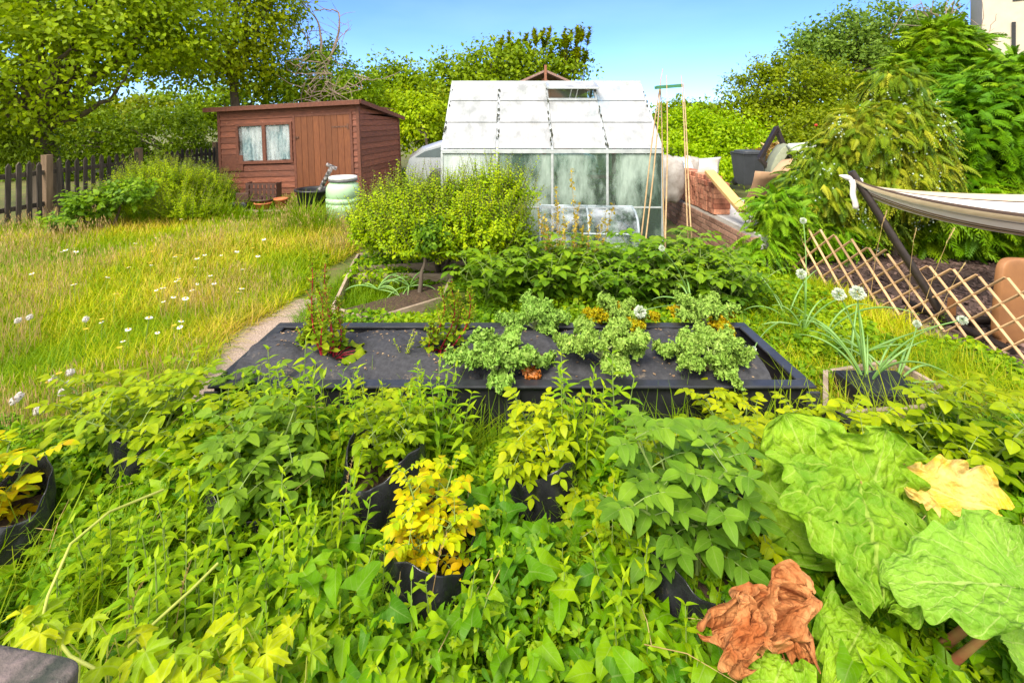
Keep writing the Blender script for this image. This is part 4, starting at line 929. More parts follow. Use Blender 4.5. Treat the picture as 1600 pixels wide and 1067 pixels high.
G_ = dict(
 potato=leafmat('potato_leaf', [(.15, .25, .012), (.25, .36, .018), (.36, .43, .025)], ncol=(.50, .44, .05), nth=.64),
 potmid=leafmat('broad_potato_leaf', [(.10, .20, .025), (.16, .29, .035), (.24, .38, .045)]),
 potdark=leafmat('potato_leaf_dark', [(.07, .16, .018), (.14, .26, .022), (.24, .38, .03)]),
 limepot=leafmat('lime_potato_leaf', [(.22, .34, .010), (.33, .43, .013), (.46, .50, .018)]),
 yellow=leafmat('yellow_leaf', [(.70, .48, .008), (.62, .60, .01), (.34, .50, .012)], ncol=(.62, .40, .012), vein=.2),
 weed=leafmat('weed_leaf', [(.07, .18, .012), (.18, .34, .016), (.36, .48, .025)]),
 mint=leafmat('mint_leaf', [(.09, .23, .012), (.20, .37, .015), (.38, .50, .022)]),
 bind=leafmat('bindweed_leaf', [(.07, .19, .014), (.16, .33, .018), (.30, .45, .025)], ncol=(.42, .42, .04), nth=.66),
 hop=leafmat('hop_leaf', [(.24, .36, .015), (.38, .47, .012), (.54, .54, .012)], nscale=60),
 horse=leafmat('horsetail', [(.12, .26, .015), (.18, .32, .02), (.24, .36, .03)], vein=0),
 grass=leafmat('grass_blade', [(.20, .36, .012), (.36, .47, .018), (.58, .55, .05), (.66, .48, .15)], vein=0, nscale=1.5),
 ggrass=leafmat('green_grass_blade', [(.13, .25, .015), (.20, .32, .02), (.28, .36, .03)], vein=0),
 straw=leafmat('straw', [(.50, .36, .15), (.55, .42, .22), (.42, .28, .12)], vein=0, trans=.2),
 kale=leafmat('kale_leaf', [(.16, .30, .05), (.24, .40, .075), (.38, .52, .13)], vein=0, trans=.2, rough=.6, nscale=60),
 kaley=leafmat('yellowing_kale_leaf', [(.30, .34, .03), (.42, .38, .03), (.50, .28, .02)], vein=0, trans=.25, rough=.6, nscale=40),
 stemg=mat('green_stem', (.22, .30, .07), .5, (.15, .22, .05), 30), stemy=mat('pale_stem', (.40, .44, .18), .5, (.3, .36, .12), 30),
 stemr=mat('crimson_stem', (.42, .014, .04), .4, (.24, .01, .025), 30),
 beet=leafmat('beet_leaf', [(.14, .25, .02), (.24, .36, .025), (.36, .42, .04)]),
 rhub=leafmat('rhubarb_leaf', [(.17, .30, .022), (.21, .34, .025)], trans=.3, rough=.36, vein=.0, bump=.0, nscale=9, spec=.45),
 onion=mat('onion_leaf', (.22, .36, .10), .45, (.12, .26, .05), 6), 
 fennel=leafmat('feathery_green', [(.22, .36, .015), (.34, .48, .02), (.46, .55, .03)], vein=0),
 wood=mat('tree_bark', (.16, .12, .085), .9, (.07, .055, .04), 9, stretch=(1, 1, .25), bump=.5),
 deadwood=mat('dead_wood', (.36, .28, .22), .9, (.22, .16, .12), 12),
)
def tleaf(n, a, b, c): return leafmat(n, [a, b, c], vein=0, trans=.4, nscale=1.2, rough=.5)
G_['t_left'] = tleaf('apple_tree_leaf', (.16, .25, .012), (.28, .38, .02), (.40, .47, .04))
G_['t_dark'] = tleaf('dark_hedge_leaf', (.08, .14, .010), (.16, .25, .018), (.27, .37, .03))
G_['t_mid'] = tleaf('mid_green_leaf', (.11, .19, .012), (.21, .31, .02), (.31, .40, .03))
G_['t_yel'] = tleaf('yellow_green_leaf', (.13, .19, .008), (.22, .28, .012), (.30, .33, .015))
G_['t_map'] = tleaf('maple_leaf', (.09, .18, .03), (.17, .28, .045), (.26, .37, .07))
G_['t_lime'] = tleaf('privet_leaf', (.20, .36, .008), (.34, .49, .012), (.46, .56, .02))
G_['t_con'] = leafmat('cypress_spray', [(.07, .18, .012), (.14, .29, .02), (.25, .38, .03)], vein=0, trans=.2, nscale=2)
G_['t_gold'] = leafmat('golden_cypress_spray', [(.07, .15, .014), (.17, .26, .02), (.35, .37, .04)], vein=0, trans=.2, nscale=3)
G_['t_cone'] = mat('blue_cones', (.46, .56, .46), .8, (.32, .42, .32), 40)
G_['dead'] = leafmat('dead_leaf', [(.42, .13, .03), (.52, .19, .045)], vein=0, trans=.2, rough=.75, nscale=18, ncol=(.60, .30, .13))

def crown(g, blobs, n, size, tpls=QD, cl=None, spread=.16, up=.5, seed=1, shell=.55, mat=0, rlo=0, rhi=1):
    r = np.random.RandomState(seed); B_ = np.array(blobs, float); vol = B_[:, 3]*B_[:, 4]*B_[:, 5]; pr = vol**.67; pr /= pr.sum()
    nc = cl or max(20, n//45); k = r.choice(len(B_), nc, p=pr); D = nrm(r.normal(size=(nc, 3))); rad = shell+(1.03-shell)*r.rand(nc)**.6
    cc = B_[k, :3]+D*B_[k, 3:6]*rad[:, None]; cs = spread*(.5+r.rand(nc)); cr = r.rand(nc)
    j = r.randint(nc, size=n); off = r.normal(size=(n, 3))*cs[j][:, None]*np.array([1, 1, .75]); P_ = cc[j]+off
    outw = nrm(P_-B_[k[j], :3]); d = nrm(outw*.7+r.normal(size=(n, 3))*.7+np.array([0, 0, -.25])); u = nrm(outw*.6+np.array([0, 0, up])+r.normal(size=(n, 3))*.45)
    rn = np.clip(.35*cr[j]+.65*r.rand(n), 0, 1)*(rhi-rlo)+rlo; sc = size*(.6+.8*r.rand(n)); kk = r.randint(len(tpls), size=n)
    for i, t in enumerate(tpls): q = kk == i; stamp(g, t, P_[q], d[q], u[q], sc[q], rn[q], mat)
    return cc
def limbs(g, base, targets, r0=.12, seed=0):
    r = np.random.RandomState(seed); base = np.array(base, float)
    for k, t_ in enumerate(targets):
        t_ = np.array(t_, float); m = base+(t_-base)*.5+r.normal(size=3)*.08*np.linalg.norm(t_-base)+[0, 0, .1]
        s = np.linspace(0, 1, 9)[:, None]; pts = (1-s)**2*base+2*s*(1-s)*m+s**2*t_; pts += r.normal(size=pts.shape)*.012*np.linalg.norm(t_-base)*s*(1-s)*4
        tube(g, pts, r0*(1-.85*s[:, 0]), 7)
def tree(name, label, x, y, blobs, n, size, mt, trunk_r=.12, cat='tree', spread=.16, shell=.5, seed=1, tpls=QD, group=None, nl=14, extra=None, lean=(0, 0), **kw):
    """blobs are world x,y,z,rx,ry,rz"""
    rt = empty(name, (x, y, 0), label=label, cat=cat, group=group); B_ = np.array(blobs, float); B_[:, 0] -= x; B_[:, 1] -= y
    g = Geo(); cc = crown(g, B_, n, size, tpls, spread=spread, seed=seed, shell=shell, **kw)
    if extra: extra(g, B_)
    g.build('crown', mt, rt)
    g = Geo(); zc = max(B_[:, 2].min()-B_[:, 5].min()*.4, .5); top = V3(B_[0, 0]*.3+lean[0], B_[0, 1]*.3+lean[1], zc)
    tube(g, [V3(0, 0, -.05), top*.5+V3(.03, 0, 0), top], [trunk_r*1.25, trunk_r, trunk_r*.85], 10)
    limbs(g, top, [b[:3]+V3(0, 0, b[5]*.2) for b in B_], trunk_r*.6, seed)
    r = np.random.RandomState(seed+5); limbs(g, top, cc[r.choice(len(cc), min(nl, len(cc)), False)], trunk_r*.35, seed+1)
    g.build('trunk', G_['wood'], rt); return rt
def pb(px, py, Y, rx_px, rz_px, ry=None):
    """blob from the photograph's measurements at distance Y, as real metres"""
    c = at(px, py, Y); k = Y/F; rx, rz = rx_px*k, rz_px*k
    return (c.x, Y, c.z, rx, ry if ry else max(rx, rz)*.8, rz)
# --- left: big old tree hanging over the fence
tree('apple_tree', 'big leafy fruit tree overhanging the picket fence at the top left', -8.6, 8.8,
     [pb(40, 20, 8.2, 190, 150, 1.7), pb(-40, 110, 8.6, 130, 110, 1.2), pb(170, 20, 8.6, 130, 95, 1.4), pb(110, 90, 7.6, 90, 65, .9), pb(20, 150, 7.8, 60, 55, .7), pb(250, 40, 9, 110, 75, 1.1), pb(60, -60, 8.5, 260, 110, 1.9), pb(120, 190, 8.4, 40, 26, .4)],
     36000, .085, G_['t_left'], .2, seed=11, spread=.2, nl=30)
tree('ash_tree', 'slender tree with leaning grey stems right behind the left end of the shed', -6.4, 11.2,
     [pb(330, 30, 11, 115, 90, 1.3), pb(420, 20, 11, 45, 75, .9), pb(300, 100, 11.3, 80, 42, .7), pb(400, 105, 11.3, 50, 45, .7), pb(370, -50, 11, 130, 60, 1.2)],
     19000, .09, G_['t_left'], .1, seed=12, spread=.2, nl=26)
tree('hawthorn_hedge', 'dark dense clipped hedge behind the picket fence on the left', -7.6, 13.6,
     [pb(60, 230, 13, 120, 45, .9), pb(160, 212, 13, 80, 42, .8), pb(250, 205, 13, 80, 38, .8), pb(330, 210, 13.2, 60, 36, .8), pb(-60, 220, 13, 100, 60, .9), pb(100, 260, 13, 140, 35, .8), pb(270, 255, 13, 120, 35, .8)], 26000, .085, G_['t_dark'], .08, 'hedge', seed=13, spread=.12)
tree('sallow_bush', 'pale yellow green bush glowing behind the dark hedge on the far left', -11.5, 15.2, [pb(130, 190, 15, 70, 35), pb(60, 185, 15, 60, 35), pb(210, 172, 15.5, 60, 22)], 8000, .11, G_['t_yel'], .08, 'bush', seed=14)
tree('broadleaf_tree', 'mid green tree behind the hedge between the big tree and the shed', -9.2, 17.5, [pb(290, 175, 17, 70, 28), pb(350, 165, 17, 60, 38), pb(200, 185, 18, 60, 24), pb(420, 150, 17, 50, 40)], 9000, .13, G_['t_mid'], .12, seed=15)
# dark undergrowth left by the fence
tree('fern_clump', 'dark shaded fern clump behind the picket fence at the left edge', -8.8, 8.6, [pb(30, 225, 8.5, 60, 30, .4)], 4500, .07, G_['t_dark'], .02, 'bush', seed=16, spread=.1, tpls=LN)
# bare twigs tree
rt = tree('climber_mound', 'mound of pale climber stems and leaves with bare dead branches rising above the shed roof', -4.3, 11.8,
     [pb(500, 120, 11.8, 60, 45, .8), pb(455, 130, 11.8, 45, 60, .8), pb(550, 145, 11.8, 50, 32, .7), pb(500, 80, 12, 25, 20, .3)], 11000, .075, G_['t_mid'], .06, 'bush', seed=17, spread=.12)
g = Geo(); o0 = np.array(rt.location)
def branch(g, pts, r0, Yb, tw=0, seed=0):
    P_ = np.array([at(a, b_, Yb+c) for a, b_, c in pts])-o0; s = np.linspace(0, len(P_)-1, 14); Q = np.stack([np.interp(s, range(len(P_)), P_[:, i]) for i in range(3)], -1)
    Q += np.random.RandomState(seed).normal(size=Q.shape)*.012; tube(g, Q, np.linspace(r0, r0*.35, 14), 6); r = np.random.RandomState(seed)
    for k in range(tw):
        i = r.randint(3, 13); d = nrm(r.normal(size=3)+[0, 0, 1.0]); L = .25+.4*r.rand(); a = Q[i]; tube(g, [a, a+d*L*.5+r.normal(size=3)*.04, a+d*L+r.normal(size=3)*.07+[0, 0, -.05]], [.008, .006, .003], 4)
branch(g, [(498, 118, 0), (503, 60, 0), (494, 28, .1), (470, 2, .2)], .035, 11.4, 9, 1); branch(g, [(505, 115, 0), (530, 55, 0), (531, 20, 0), (518, 14, -.1), (490, 18, -.2)], .03, 11.4, 8, 2)
branch(g, [(500, 110, 0), (480, 60, 0), (470, 45, 0), (455, 35, 0)], .022, 11.4, 7, 3); branch(g, [(512, 100, 0), (530, 58, 0), (548, 45, .1)], .018, 11.4, 5, 4)
branch(g, [(480, 80, 0), (482, 30, 0)], .012, 11.4, 4, 5)
for k in range(26):
    a = (rv(450, 560), rv(90, 160)); branch(g, [(a[0], a[1], -.5), (a[0]+rv(-30, 30), a[1]+rv(-25, 10), -.8), (a[0]+rv(-60, 60), a[1]+rv(-5, 30), -.7)], .011, 11.4, 1, 10+k)
g.build('dead_branches', G_['deadwood'], rt)
tree('elder_tree', 'thin loose leaved tree with sky showing through right of the bare branches', -3.6, 14.5, [pb(590, 115, 14, 30, 22), pb(625, 120, 14.2, 38, 28), pb(655, 140, 14, 35, 30), pb(600, 160, 13.6, 60, 30), pb(560, 150, 13.8, 40, 30)], 5200, .115, G_['t_mid'], .06, seed=19, spread=.2, shell=.2)
tree('willow_tree', 'broad dense rounded tree behind the greenhouse ridge with upright shoots', -.8, 18.5,
     [pb(720, 130, 18, 65, 42), pb(700, 180, 18, 70, 60), pb(780, 112, 18.3, 70, 42), pb(840, 95, 18, 65, 36), pb(870, 130, 18.5, 50, 50), pb(760, 170, 18, 90, 60)], 24000, .15, G_['t_mid'], .2, seed=20, spread=.26)
rt = bpy.data.objects[-1] if 0 else None
def shoots(name, label, spots, Yb, mt, cat='bush', h=(.6, 1.1), lf=.09, n=26):
    c0 = at(spots[0][0], spots[0][1], Yb); rt = empty(name, (c0.x, Yb, 0), label=label, cat=cat); g = Geo(); gs = Geo(); st = Stamps()
    for (px, py) in spots:
        q = np.array(at(px, py, Yb))-[c0.x, Yb, 0]; q[1] += rv(-.4, .4); base = V3(q[0]*.85+rv(-.1, .1), q[1], 0); lean = rv(-.1, .2)
        P_ = [base, (base+q)/2, q, q+V3(lean*.5, 0, h[0]*.6), q+V3(lean, 0, rv(*h))]; tube(gs, P_, [.02, .014, .008, .005, .003], 5)
        for k in range(n):
            t_ = rv(0, 1); p = q+(P_[-1]-q)*t_; a = rv(0, 6.28); d = V3(math.cos(a)*.6, math.sin(a)*.6, .8); st.add(p, d, V3(-math.cos(a), -math.sin(a), 1), lf*rv(.6, 1.2)*(1.3-.6*t_))
    st.flush(g, LN+QD, 0); g.build('foliage', mt, rt); gs.build('stems', G_['wood'], rt); return rt
shoots('willow_shrub', 'tall upright leafy shoots standing against the sky above the greenhouse', [(rv(770, 918), rv(62, 105)) for k in range(40)], 18.0, G_['t_yel'], 'shrub', h=(.35, .75), lf=.2, n=80)
tree('laurel_bush', 'bright green bush between the shed and the greenhouse', -2.0, 11.6, [pb(650, 175, 12.2, 35, 28), pb(640, 205, 12, 28, 28), pb(672, 200, 12.5, 30, 40), pb(618, 165, 13, 30, 28)], 7000, .09, G_['t_lime'], .04, 'bush', seed=22, spread=.14)
tree('hedge_bush', 'green hedge bush behind the shed roof at its right', -3.3, 12.8, [pb(590, 175, 13, 60, 28), pb(520, 175, 13, 60, 25), pb(655, 165, 14, 40, 25)], 6000, .10, G_['t_yel'], .04, 'bush', seed=23, spread=.16)
# --- right background
tree('field_maple', 'rounded far tree just right of the greenhouse ridge on the skyline', 6.5, 22, [pb(1075, 175, 21, 40, 22), pb(1035, 185, 21, 30, 30), pb(1110, 190, 22, 40, 25)], 6500, .14, G_['t_mid'], .12, seed=24)
tree('privet_bush', 'yellowish green bushes behind the brick stack', 4.0, 12.0, [pb(1075, 205, 12, 38, 35), pb(1110, 215, 11.5, 42, 40), pb(1150, 225, 11, 45, 42), pb(1060, 245, 11, 40, 35), pb(1110, 262, 10.2, 40, 20, .5)], 15000, .075, G_['t_lime'], .05, 'bush', seed=25, spread=.14)
tree('hornbeam_tree', 'yellow green layered tree above the wheelie bin', 6.4, 13.2,
     [pb(1180, 150, 13, 55, 42), pb(1230, 140, 13, 60, 48), pb(1290, 150, 13.2, 55, 50), pb(1160, 195, 12.6, 40, 32), pb(1220, 200, 12.6, 70, 40), pb(1300, 210, 12.6, 60, 45), pb(1200, 105, 13, 22, 12, .3), pb(1340, 170, 13.4, 40, 50)], 26000, .085, G_['t_yel'], .12, seed=26, spread=.14, up=.9)
tree('tall_maple', 'tall mid green tree with a domed crown behind the conifers', 12.5, 20,
     [pb(1270, 80, 20, 42, 35), pb(1320, 60, 20, 48, 42), pb(1390, 50, 20, 60, 42), pb(1460, 60, 20, 55, 45), pb(1510, 75, 20, 45, 40), pb(1350, 110, 20, 90, 50), pb(1450, 120, 20, 90, 50), pb(1245, 110, 20, 30, 25)], 30000, .15, G_['t_map'], .25, seed=27, spread=.26)
tree('rose_shrub', 'pink tinged shrub with a few red roses behind the recliner cushions', 5.6, 9.6, [pb(1270, 205, 9.4, 40, 22, .5), pb(1300, 190, 9.4, 35, 30, .5), pb(1250, 225, 9.2, 30, 18, .4)], 5000, .06, G_['t_yel'], .03, 'shrub', seed=28, spread=.1)
g = Geo(); st = Stamps()
rt = empty('rose_bloom', tuple(at(1275, 196, 8.9)), label='three red rose blooms on the shrub behind the cushions', cat='rose')
for a, b_ in ((0, 0), (.17, .01), (.3, -.1)):
    g = Geo(); cushion(g, .03, .03, .028, (a, 0, b_), 2, 8); g.build('flower', mat('red_petal', (.5, .04, .02), .6), rt)
shoots('pampas_tuft', 'dry grassy tuft behind the wheelie bin', [(rv(1185, 1225), rv(236, 262)) for k in range(22)], 8.9, G_['straw'], 'grass tuft', h=(.1, .3), lf=.14, n=26)

# --- conifers: flat drooping sprays
def spray_tpl(n=11, droop=.5, w=.42, seed=0):
    """feathery flat spray: midrib with paired tapering branchlets"""
    V = []; Fc = []; uv = []; r = np.random.RandomState(seed)
    def strip(a, b_, w0):
        a = np.array(a, float); b_ = np.array(b_, float); d = nrm(b_-a); s = V3(-d[1], d[0], 0); m = (a+b_)/2+V3(0, 0, .01); i = len(V)
        V.extend([a-s*w0*.5, a+s*w0*.5, m-s*w0*.65, m+s*w0*.65, b_-s*w0*.12, b_+s*w0*.12]); Fc.extend([(i, i+1, i+3, i+2), (i+2, i+3, i+5, i+4)]); uv.extend([(.5, .5)]*6)
    z = lambda y: -droop*y*y
    for k in range(n):
        t_ = (k+.4)/n; L = w*(1-t_)**.6*(.7+.5*r.rand())+.06
        for sd_ in (-1, 1):
            a = (0, t_, z(t_)); e = (sd_*L*.8, t_+L*.72, z(t_)-.25*L-droop*L*.8); strip(a, e, .085)
            m = (np.array(a)+np.array(e))/2; strip(m, m+V3(sd_*L*.12, L*.42, -.12*L), .065)
    strip((0, 0, 0), (0, .5, z(.5)), .03); strip((0, .5, z(.5)), (0, 1.05, z(1.05)), .03)
    return np.array(V), np.array(Fc), np.array(uv)
SP = [spray_tpl(8, .35, .42, 1), spray_tpl(9, .6, .4, 2), spray_tpl(7, .9, .45, 3)]
SPW = [spray_tpl(9, 1.0, .22, 4), spray_tpl(10, 1.4, .2, 5)]
def conifer(name, label, x, y, blobs, n, size, mt, tpls=SP, seed=1, trunk_r=.07, cat='conifer', droop=.35, cones=0, jag=.1, dark=True, facef=1):
    B_ = np.array(blobs, float); x, y = B_[0, 0], B_[0, 1]; rt = empty(name, (x, y, 0), label=label, cat=cat); B_[:, 0] -= x; B_[:, 1] -= y; r = np.random.RandomState(seed)
    pr = (B_[:, 3]*B_[:, 5])**.9; pr /= pr.sum(); k = r.choice(len(B_), n, p=pr); D = nrm(r.normal(size=(n, 3))); D[:, 1] -= np.abs(D[:, 1])*1.2*(r.rand(n) < .5); D = nrm(D)
    rad = (.45+.6*r.rand(n)**.5); P_ = B_[k, :3]+D*B_[k, 3:6]*rad[:, None]+r.normal(size=(n, 3))*jag*.4
    outw = nrm((P_-B_[k, :3])*[1, 1, .35]); d = nrm(outw+r.normal(size=(n, 3))*.35+[0, 0, -droop*.3]); u = nrm(V3(0, 0, 1)+outw*.75+r.normal(size=(n, 3))*.25)
    g = Geo(); sc = size*(.6+.8*r.rand(n)); kk = r.randint(len(tpls), size=n); rn = np.clip(.5+.45*snoise(P_, 3, seed)+.25*r.normal(size=n), 0, 1)
    for i, t_ in enumerate(tpls): q = kk == i; stamp(g, t_, P_[q], d[q], u[q], sc[q], rn[q])
    g.build('foliage', mt, rt)
    g = Geo(); top = B_[0, 2]; tube(g, [V3(0, 0, -.05), V3(.02, 0, top*.5), V3(0, .03, top)], [trunk_r, trunk_r*.7, trunk_r*.2], 8)
    limbs(g, V3(0, 0, .5), [b[:3] for b in B_], trunk_r*.45, seed)
    g.build('trunk', G_['wood'], rt)
    if cones:
        g = Geo(); q = r.choice(n, cones, False); off = r.normal(size=(cones, 14, 3))*[.03, .03, .06]; c = (P_[q]+d[q]*sc[q][:, None]*.5)[:, None]+off+[0, 0, -.06]
        c = c.reshape(-1, 3); c = c[np.abs(c).sum(1) > 0]; oc = np.array([[1, 0, 0], [0, 1, 0], [-1, 0, 0], [0, -1, 0], [0, 0, 1], [0, 0, -1]])*.012
        V = (c[:, None]+oc[None]).reshape(-1, 3); T = np.array([[0, 1, 4], [1, 2, 4], [2, 3, 4], [3, 0, 4], [1, 0, 5], [2, 1, 5], [3, 2, 5], [0, 3, 5]]); g.add(V, (T[None]+(np.arange(len(c))*6)[:, None, None]).reshape(-1, 3))
        g.build('cones', G_['t_cone'], rt)
    return rt
conifer('cypress_hedge', 'large dark cypress with layered feathery sprays at the right edge behind the hammock', 5.6, 6.4,
        [pb(1560, 165, 6.2, 95, 52, .8), pb(1520, 230, 6.0, 110, 75, .8), pb(1600, 260, 5.8, 95, 90, .8), pb(1490, 310, 5.8, 110, 70, .6), pb(1590, 350, 5.7, 90, 50, .6), pb(1680, 240, 6, 110, 130, 1), pb(1450, 340, 5.9, 70, 50, .5), pb(1575, 120, 6.3, 50, 28, .5)], 15000, .18, G_['t_con'], seed=31, trunk_r=.09)
conifer('cypress_tree', 'loose topped cypress between the golden one and the house wall', 4.9, 7.6,
        [pb(1462, 85, 7.5, 42, 45, .6), pb(1440, 130, 7.4, 60, 50, .6), pb(1500, 140, 7.2, 70, 50, .6), pb(1540, 135, 7.4, 40, 25, .5), pb(1430, 190, 7, 60, 50, .6)], 6500, .18, G_['t_con'], seed=32)
conifer('golden_cypress', 'golden weeping cypress hung with pale blue cones left of the hammock', 3.75, 5.6,
        [pb(1395, 135, 5.6, 28, 28, .3), pb(1405, 200, 5.5, 48, 45, .4), pb(1345, 215, 5.5, 45, 42, .4), pb(1300, 260, 5.7, 48, 40, .4), pb(1375, 280, 5.6, 80, 50, .5), pb(1270, 300, 5.7, 50, 35, .4), pb(1250, 330, 5.8, 55, 34, .35), pb(1330, 335, 5.7, 60, 35, .35), pb(1420, 260, 5.5, 45, 70, .4)], 20000, .125, G_['t_gold'], tpls=SPW+SP[1:2], seed=33, trunk_r=.05, cones=420, droop=1.6)
conifer('juniper_bush', 'low spreading green conifer branch at the foot of the golden cypress', 3.2, 5.1, [pb(1222, 362, 5.25, 40, 24, .2), pb(1290, 368, 5.5, 60, 22, .2), pb(1195, 385, 4.98, 34, 14, .1), pb(1215, 330, 5.2, 35, 30, .3)], 1500, .13, G_['t_con'], tpls=SPW+SP[:1], seed=34, trunk_r=.02)
# pine twigs with bare tips against the sky
g = Geo(); rt = empty('bare_shoots', tuple(at(1475, 60, 7.6)), label='thin bare twigs poking above the cypress against the sky', cat='twigs'); o0 = np.array(rt.location)
for a in ((1475, 30, 1483, -5), (1478, 35, 1500, 5), (1470, 30, 1440, 8), (1535, 100, 1536, -5), (1540, 60, 1560, 20), (1455, 40, 1438, 2)): branch(g, [(a[0], a[1]+50, 0), (a[0], a[1], 0), (a[2], a[3], 0)], .012, 7.6, 3, a[0])
g.build('twigs', G_['deadwood'], rt)

# --- privet bush before the greenhouse
def upbush(name, label, x, y, blobs, nsh, lf, mt, seed, tpls=OVs, cat='bush', L=(.12, .26), nleaf=16, inner=None):
    rt = empty(name, (x, y, 0), label=label, cat=cat); B_ = np.array(blobs, float); B_[:, 0] -= x; B_[:, 1] -= y; r = np.random.RandomState(seed); g = Geo(); gs = Geo(); st = Stamps()
    pr = (B_[:, 3]*B_[:, 5]); pr /= pr.sum()
    for i in range(nsh):
        b = B_[r.choice(len(B_), p=pr)]; D = nrm(r.normal(size=3)+[0, -.3, .35]); p = b[:3]+D*b[3:6]*(.6+.42*r.rand()); d = nrm(D*.6+[0, 0, .9]+r.normal(size=3)*.25); l = L[0]+(L[1]-L[0])*r.rand(); p[2] = max(p[2], .05)
        tube(gs, [p-d*l*.4, p+d*l*.4, p+d*l], [.003, .002, .001], 3, cap=False); c = np.clip(.5+.3*r.normal(), 0, 1)
        for k in range(nleaf):
            t_ = k/nleaf; a = k*2.4+r.rand(); s_ = nrm(np.cross(d, [1, .3, .2])); s2 = np.cross(d, s_); o_ = s_*math.cos(a)+s2*math.sin(a)
            st.add(p+d*l*(t_*1.3-.35), nrm(o_+d*.7+[0, 0, -.1]), nrm(d-o_*.4), lf*(.6+.6*r.rand())*(1.15-.5*t_), float(np.clip(c+.25*r.normal()+.25*t_, 0, 1)))
    st.flush(g, tpls); crown(g, B_*[1, 1, 1, .9, .9, .85], inner or nsh*5, lf, tpls, spread=.05, seed=seed, shell=.5); g.build('foliage', mt, rt)
    limbs(gs, V3(0, 0, 0), [b[:3] for b in B_], .025, seed); gs.build('stems', G_['wood'], rt); return rt
upbush('privet_shrub', 'bright lime green bushy shrub in front of the greenhouse', -.75, 4.9,
       [pb(775, 312, 4.9, 62, 40, .3), pb(700, 328, 4.8, 60, 38, .3), pb(640, 340, 4.8, 60, 48, .35), pb(590, 352, 4.9, 40, 38, .3), pb(730, 360, 4.6, 90, 40, .3), pb(660, 375, 4.5, 75, 28, .25)], 1500, .038, G_['t_lime'], 41, inner=14000, L=(.14, .36), nleaf=22)
upbush('shade_shrub', 'dark lower shoots under the lime shrub beside the cold frame', -.1, 4.75, [pb(790, 365, 4.6, 55, 30, .2), pb(760, 385, 4.5, 50, 22, .2)], 150, .035, G_['t_mid'], 42)
upbush('bean_plant', 'blue green bean plant with hanging pods before the lime shrub', -.85, 4.3, [pb(672, 368, 4.3, 22, 24, .15)], 70, .05, G_['potdark'], 43, cat='plant', L=(.05, .1), nleaf=8)
# ------------------------------------------------------------------ potato plants
def potato_variant(nm, seed, h, r_, nst, lf, lean=0):
    r = np.random.RandomState(seed); random.seed(seed); gs = Geo(); st = Stamps()
    for s_ in range(nst):
        a = s_/nst*6.283+r.rand()*1.2; rr = r_*(.35+.65*r.rand()); hh = h*(.75+.35*r.rand()); t = np.linspace(0, 1, 9)
        b0 = V3(math.cos(a), math.sin(a), 0)*.03
        pts = b0+np.stack([math.cos(a)*rr*t**1.4, math.sin(a)*rr*t**1.4, hh*t**.85], -1)+r.normal(size=(9, 3))*.004*t[:, None]
        tube(gs, pts, np.linspace(.0065, .003, 9), 6, mat=0)
        nl = 10
        for k in range(nl):
            tt = .18+.82*k/(nl-1); p = np.array([np.interp(tt, t, pts[:, i]) for i in range(3)]); az = a+k*2.4+r.normal()*.4; top = k/(nl-1)
            L = (.145-.05*top)*(.8+.4*r.rand()); o = V3(math.cos(az), math.sin(az), 0); rise = .35+.4*top; sag = .5
            c = lambda q: p+o*L*q+V3(0, 0, L*((rise+.15)*q-.38*q*q))
            tube(gs, [c(q) for q in (0, .35, .7, 1)], [.0022, .002, .0015, .001], 3, mat=0, cap=False); sd_ = V3(-o[1], o[0], 0); cr = r.rand()
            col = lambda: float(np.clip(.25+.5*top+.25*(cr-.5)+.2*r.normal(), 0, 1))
            for q, sz in ((.38, .6), (.62, .85), (.86, .95)):
                for s2 in (-1, 1):
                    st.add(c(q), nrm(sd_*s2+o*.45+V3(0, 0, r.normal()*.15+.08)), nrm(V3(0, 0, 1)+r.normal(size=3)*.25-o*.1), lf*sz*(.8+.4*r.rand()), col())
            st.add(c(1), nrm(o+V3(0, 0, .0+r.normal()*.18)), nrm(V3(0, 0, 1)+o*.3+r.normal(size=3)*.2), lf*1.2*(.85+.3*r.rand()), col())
        for k in range(5):
            az = r.rand()*6.28; o = V3(math.cos(az), math.sin(az), 0); st.add(pts[-1]-[0, 0, .005], nrm(o+V3(0, 0, .5)), nrm(V3(0, 0, 1)-o*.4), lf*.65, .95)
    gl = Geo(); st.flush(gl, OV); return gs.mesh(nm+'_stems', G_['stemg']), gl
def leafset(gl, mt, nm): return gl.mesh(nm, mt)
PV = []
for i, (sd_, h, r_, n_, lf) in enumerate(((1, .36, .22, 8, .054), (2, .32, .25, 9, .05), (3, .40, .21, 8, .062), (4, .28, .19, 8, .048))):
    sm, gl = potato_variant('potato', sd_, h, r_, n_, lf)
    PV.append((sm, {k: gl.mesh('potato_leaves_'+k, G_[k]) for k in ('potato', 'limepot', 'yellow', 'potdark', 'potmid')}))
def plant2(name, sm, lm, loc, rot, sc, label, cat, group=None, tilt=(0, 0)):
    rt = empty(name, loc, (tilt[0], tilt[1], rot), label, cat, group, sc); meshob('stems', sm, rt); meshob('leaves', lm, rt); return rt
